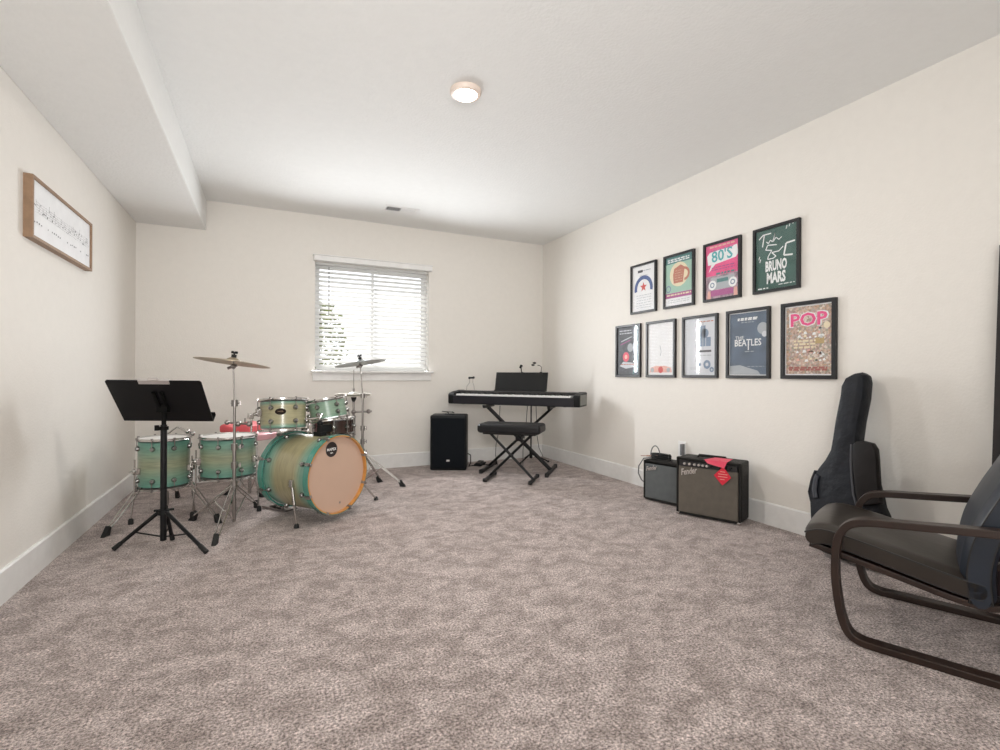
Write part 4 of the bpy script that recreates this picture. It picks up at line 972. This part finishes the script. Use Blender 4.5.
def puff(name, outline, th, y0, m, parent, inset=.02):
    cx = sum(p[0] for p in outline)/len(outline); cz = sum(p[1] for p in outline)/len(outline)
    n = len(outline)
    def ins(d):
        r = []
        for i in range(n):
            a, b, c2 = V(outline[i-1]), V(outline[i]), V(outline[(i+1) % n])
            e1, e2 = (b-a).normalized(), (c2-b).normalized(); nm = (V((-e1.y, e1.x))+V((-e2.y, e2.x)))
            if nm.length < 1e-5: nm = V((-e1.y, e1.x))
            r.append(b+nm.normalized()*d)
        return r
    area_ = sum(outline[i-1][0]*outline[i][1]-outline[i][0]*outline[i-1][1] for i in range(n)); sg = 1 if area_ > 0 else -1
    lay = [(inset*1.6, y0+th), (inset*.5, y0+th*.93), (0, y0+th*.7), (0, y0+th*.3), (inset*.5, y0+th*.07), (inset*1.6, y0)]
    vs = []; fs = []
    for d, yy in lay: vs += [(p.x, yy, p.y) for p in ins(d*sg)]
    for l in range(5):
        for i in range(n): j = (i+1) % n; fs.append((l*n+i, l*n+j, (l+1)*n+j, (l+1)*n+i))
    fs += [tuple(range(n)), tuple(reversed(range(5*n, 6*n)))]
    g = G(); g.M = BM.copy(); g.add(vs, fs, True); return g.build(name, m, parent)
puff('bag_body', out, .105, -.09, NYLON, t)
pk = [bag(*S(*q), .12) for q in ((305, 352), (318, 340), (350, 336), (388, 346), (405, 372), (409, 420), (412, 480), (418, 560), (425, 600), (330, 610), (316, 560), (306, 470), (302, 400))]
puff('accessory_pocket', pk, .05, -.135, NYLON2, t, .012)
g = G(); g.M = BM.copy(); zp = [bag(*S(*q), .09) for q in ((300, 352), (298, 420), (300, 480), (308, 560), (322, 610))]
g.tube([(x, -.094, z) for x, z in zp], .006, 6).build('zip', mat('zip_grey', (.05, .05, .06), .4), t)
st = [bag(*S(*q)) for q in ((172, 470), (150, 465), (137, 500), (126, 550), (134, 585), (150, 600))]
g = G(); g.M = BM.copy(); g.tube([(x, -.045, z) for x, z in st], .012, 6).build('side_handle', NYLON, t)
st = [bag(*S(*q)) for q in ((178, 482), (170, 500), (165, 540), (170, 575))]
g = G(); g.M = BM.copy(); g.tube([(x, -.09, z) for x, z in st], .014, 6).build('handle_pad', mat('grey_webbing', (.05, .055, .07), .6), t)

# ------------------------------------------------------------------ tall dark panel leaning at the right edge
t = thing('leaning_panel', 'tall dark panel leaning on the right wall behind the armchair', 'panel', (2.93, .80, 0), R(-90))
M = Matrix.Rotation(R(-3.6), 4, 'X')
G().T(M).box((0, 0, .80), (.50, .022, 1.6)).build('board', mat('dark_maroon_board', (.025, .012, .014), .4), t)
g = G().T(M)
for s in (-1, 1): g.box((s*.245, -.004, .80), (.03, .032, 1.6))
for z in (.015, 1.585): g.box((0, -.004, z), (.46, .032, .03))
g.build('edge_frame', mat('dark_edge', (.012, .009, .010), .35), t)

# ------------------------------------------------------------------ armchair
AX = V((.385, -.923, 0)).normalized()                       # towards the back of the chair
t = thing('bentwood_armchair', 'dark bentwood cantilever armchair with black leather cushions', 'armchair', (1.983, 1.129, 0), math.atan2(AX.y, AX.x)-PI/2)
# local: y = towards the back, x = from the far side (-) ... chair's near side runner at x=0
def smooth(pts, n=6):
    P = [V(p) for p in pts]; out = []
    for i in range(len(P)-1):
        a, b, c, d = P[max(i-1, 0)], P[i], P[i+1], P[min(i+2, len(P)-1)]
        for k in range(n):
            u = k/n; out.append(.5*((2*b)+(c-a)*u+(2*a-5*b+4*c-d)*u*u+(3*b-a-3*c+d)*u**3))
    out.append(P[-1]); return [tuple(p) for p in out]
latv = V((AX.y*-1, AX.x, 0)); sgn = 1 if (Matrix.Rotation(-(math.atan2(AX.y, AX.x)-PI/2), 4, 'Z') @ latv).x > 0 else -1
side = smooth([(1.02, .014), (.75, .014), (.42, .013), (.12, .014), (.055, .016), (.015, .035), (-.008, .085), (-.022, .16), (-.030, .25), (-.027, .35), (-.014, .405), (.018, .445), (.075, .462), (.2, .474), (.42, .493), (.62, .505), (.72, .508)], 5)
for x0, nm in ((0, 'near'), (.584, 'far')):
    a, b = sorted((sgn*(x0-.026), sgn*(x0+.026)))
    G().sweep(side, a, b, .026).build('side_frame', WOOD, t, bevel=.003)
    rear = smooth([(.72, .496), (.80, .42), (.84, .30), (.88, .15), (.93, .04), (1.00, .025)], 5)
    G().sweep(rear, a, b, .022).build('rear_upright', WOOD, t, bevel=.003)
for y_, z_ in ((.66, .06),):
    G().box((sgn*.292, y_, z_), (.53, .022, .05)).build('cross_rail', WOOD, t, bevel=.003)
G().box((sgn*.292, .90, .18), (.53, .022, .07)).build('cross_rail', WOOD, t, bevel=.003)
rail = smooth([(-.125, .325), (-.02, .305), (.15, .268), (.32, .232), (.42, .235), (.50, .30), (.55, .40), (.62, .56), (.69, .74), (.75, .90), (.80, 1.0)], 5)
for x0 in (.062, .522):
    a, b = sorted((sgn*(x0-.02), sgn*(x0+.02))); G().sweep(rail, a, b, .022).build('seat_rail', WOOD, t, bevel=.003)
for k in (3, 9, 14, 18, 28, 34, 40, 46):
    y_, z_ = rail[k]; G().box((sgn*.292, y_, z_-.002), (.43, .03, .014)).build('seat_slat', WOOD, t, bevel=.003)
def cushion(name, path, x0, x1, th, m, rib=None):
    P = smooth(path, 6); n = len(P); a, b = sorted((sgn*x0, sgn*x1)); prof = []
    g = G(); K = 16; vs = []; fs = []
    for i, p in enumerate(P):
        q0, q1 = V(P[max(i-1, 0)]), V(P[min(i+1, n-1)]); tt = (q1-q0).normalized(); nn_ = V((-tt.y, tt.x))
        e = min(i, n-1-i)/(n-1); h = th*min(1, (.30+ (e/.06)**.5*.70) if e < .06 else 1)
        for k in range(K+1):
            u = k/K; w2 = (min(u, 1-u)/.06); hh = h/2*(min(1, .62+.38*w2**.5) if w2 < 1 else 1)
            crown = .010*math.sin(PI*u)
            vs.append((a+(b-a)*u, p[0]+nn_.x*(hh+crown), p[1]+nn_.y*(hh+crown)))
        for k in range(K+1):
            u = 1-k/K; w2 = (min(u, 1-u)/.06); hh = h/2*(min(1, .62+.38*w2**.5) if w2 < 1 else 1)
            vs.append((a+(b-a)*u, p[0]-nn_.x*hh, p[1]-nn_.y*hh))
    S_ = 2*(K+1)
    for i in range(n-1):
        for k in range(S_): fs.append((i*S_+k, i*S_+(k+1) % S_, (i+1)*S_+(k+1) % S_, (i+1)*S_+k))
    fs += [tuple(range(S_)), tuple(reversed(range((n-1)*S_, n*S_)))]
    g.add(vs, fs, True); o = g.build(name, m, t)
    for x in (a+.003, b-.003):
        for q in (1, -1):
            pts = []
            for i in range(1, n-1):
                tt = (V(P[i+1])-V(P[i-1])).normalized(); nn_ = V((-tt.y, tt.x)); pts.append((x, P[i][0]+nn_.x*q*th*.33, P[i][1]+nn_.y*q*th*.33))
            G().tube(pts, .0038, 6).build('piping', mat('piping_black', (.01, .009, .009), .4), o)
    return o
cushion('seat_cushion', [(-.135, .345), (-.08, .365), (.0, .354), (.12, .328), (.25, .297), (.33, .281), (.385, .275)], .035, .549, .078, SEATL)
cushion('back_cushion', [(.372, .225), (.364, .33), (.380, .44), (.422, .55), (.470, .65), (.545, .80), (.62, .95)], .035, .549, .085, BACKL)
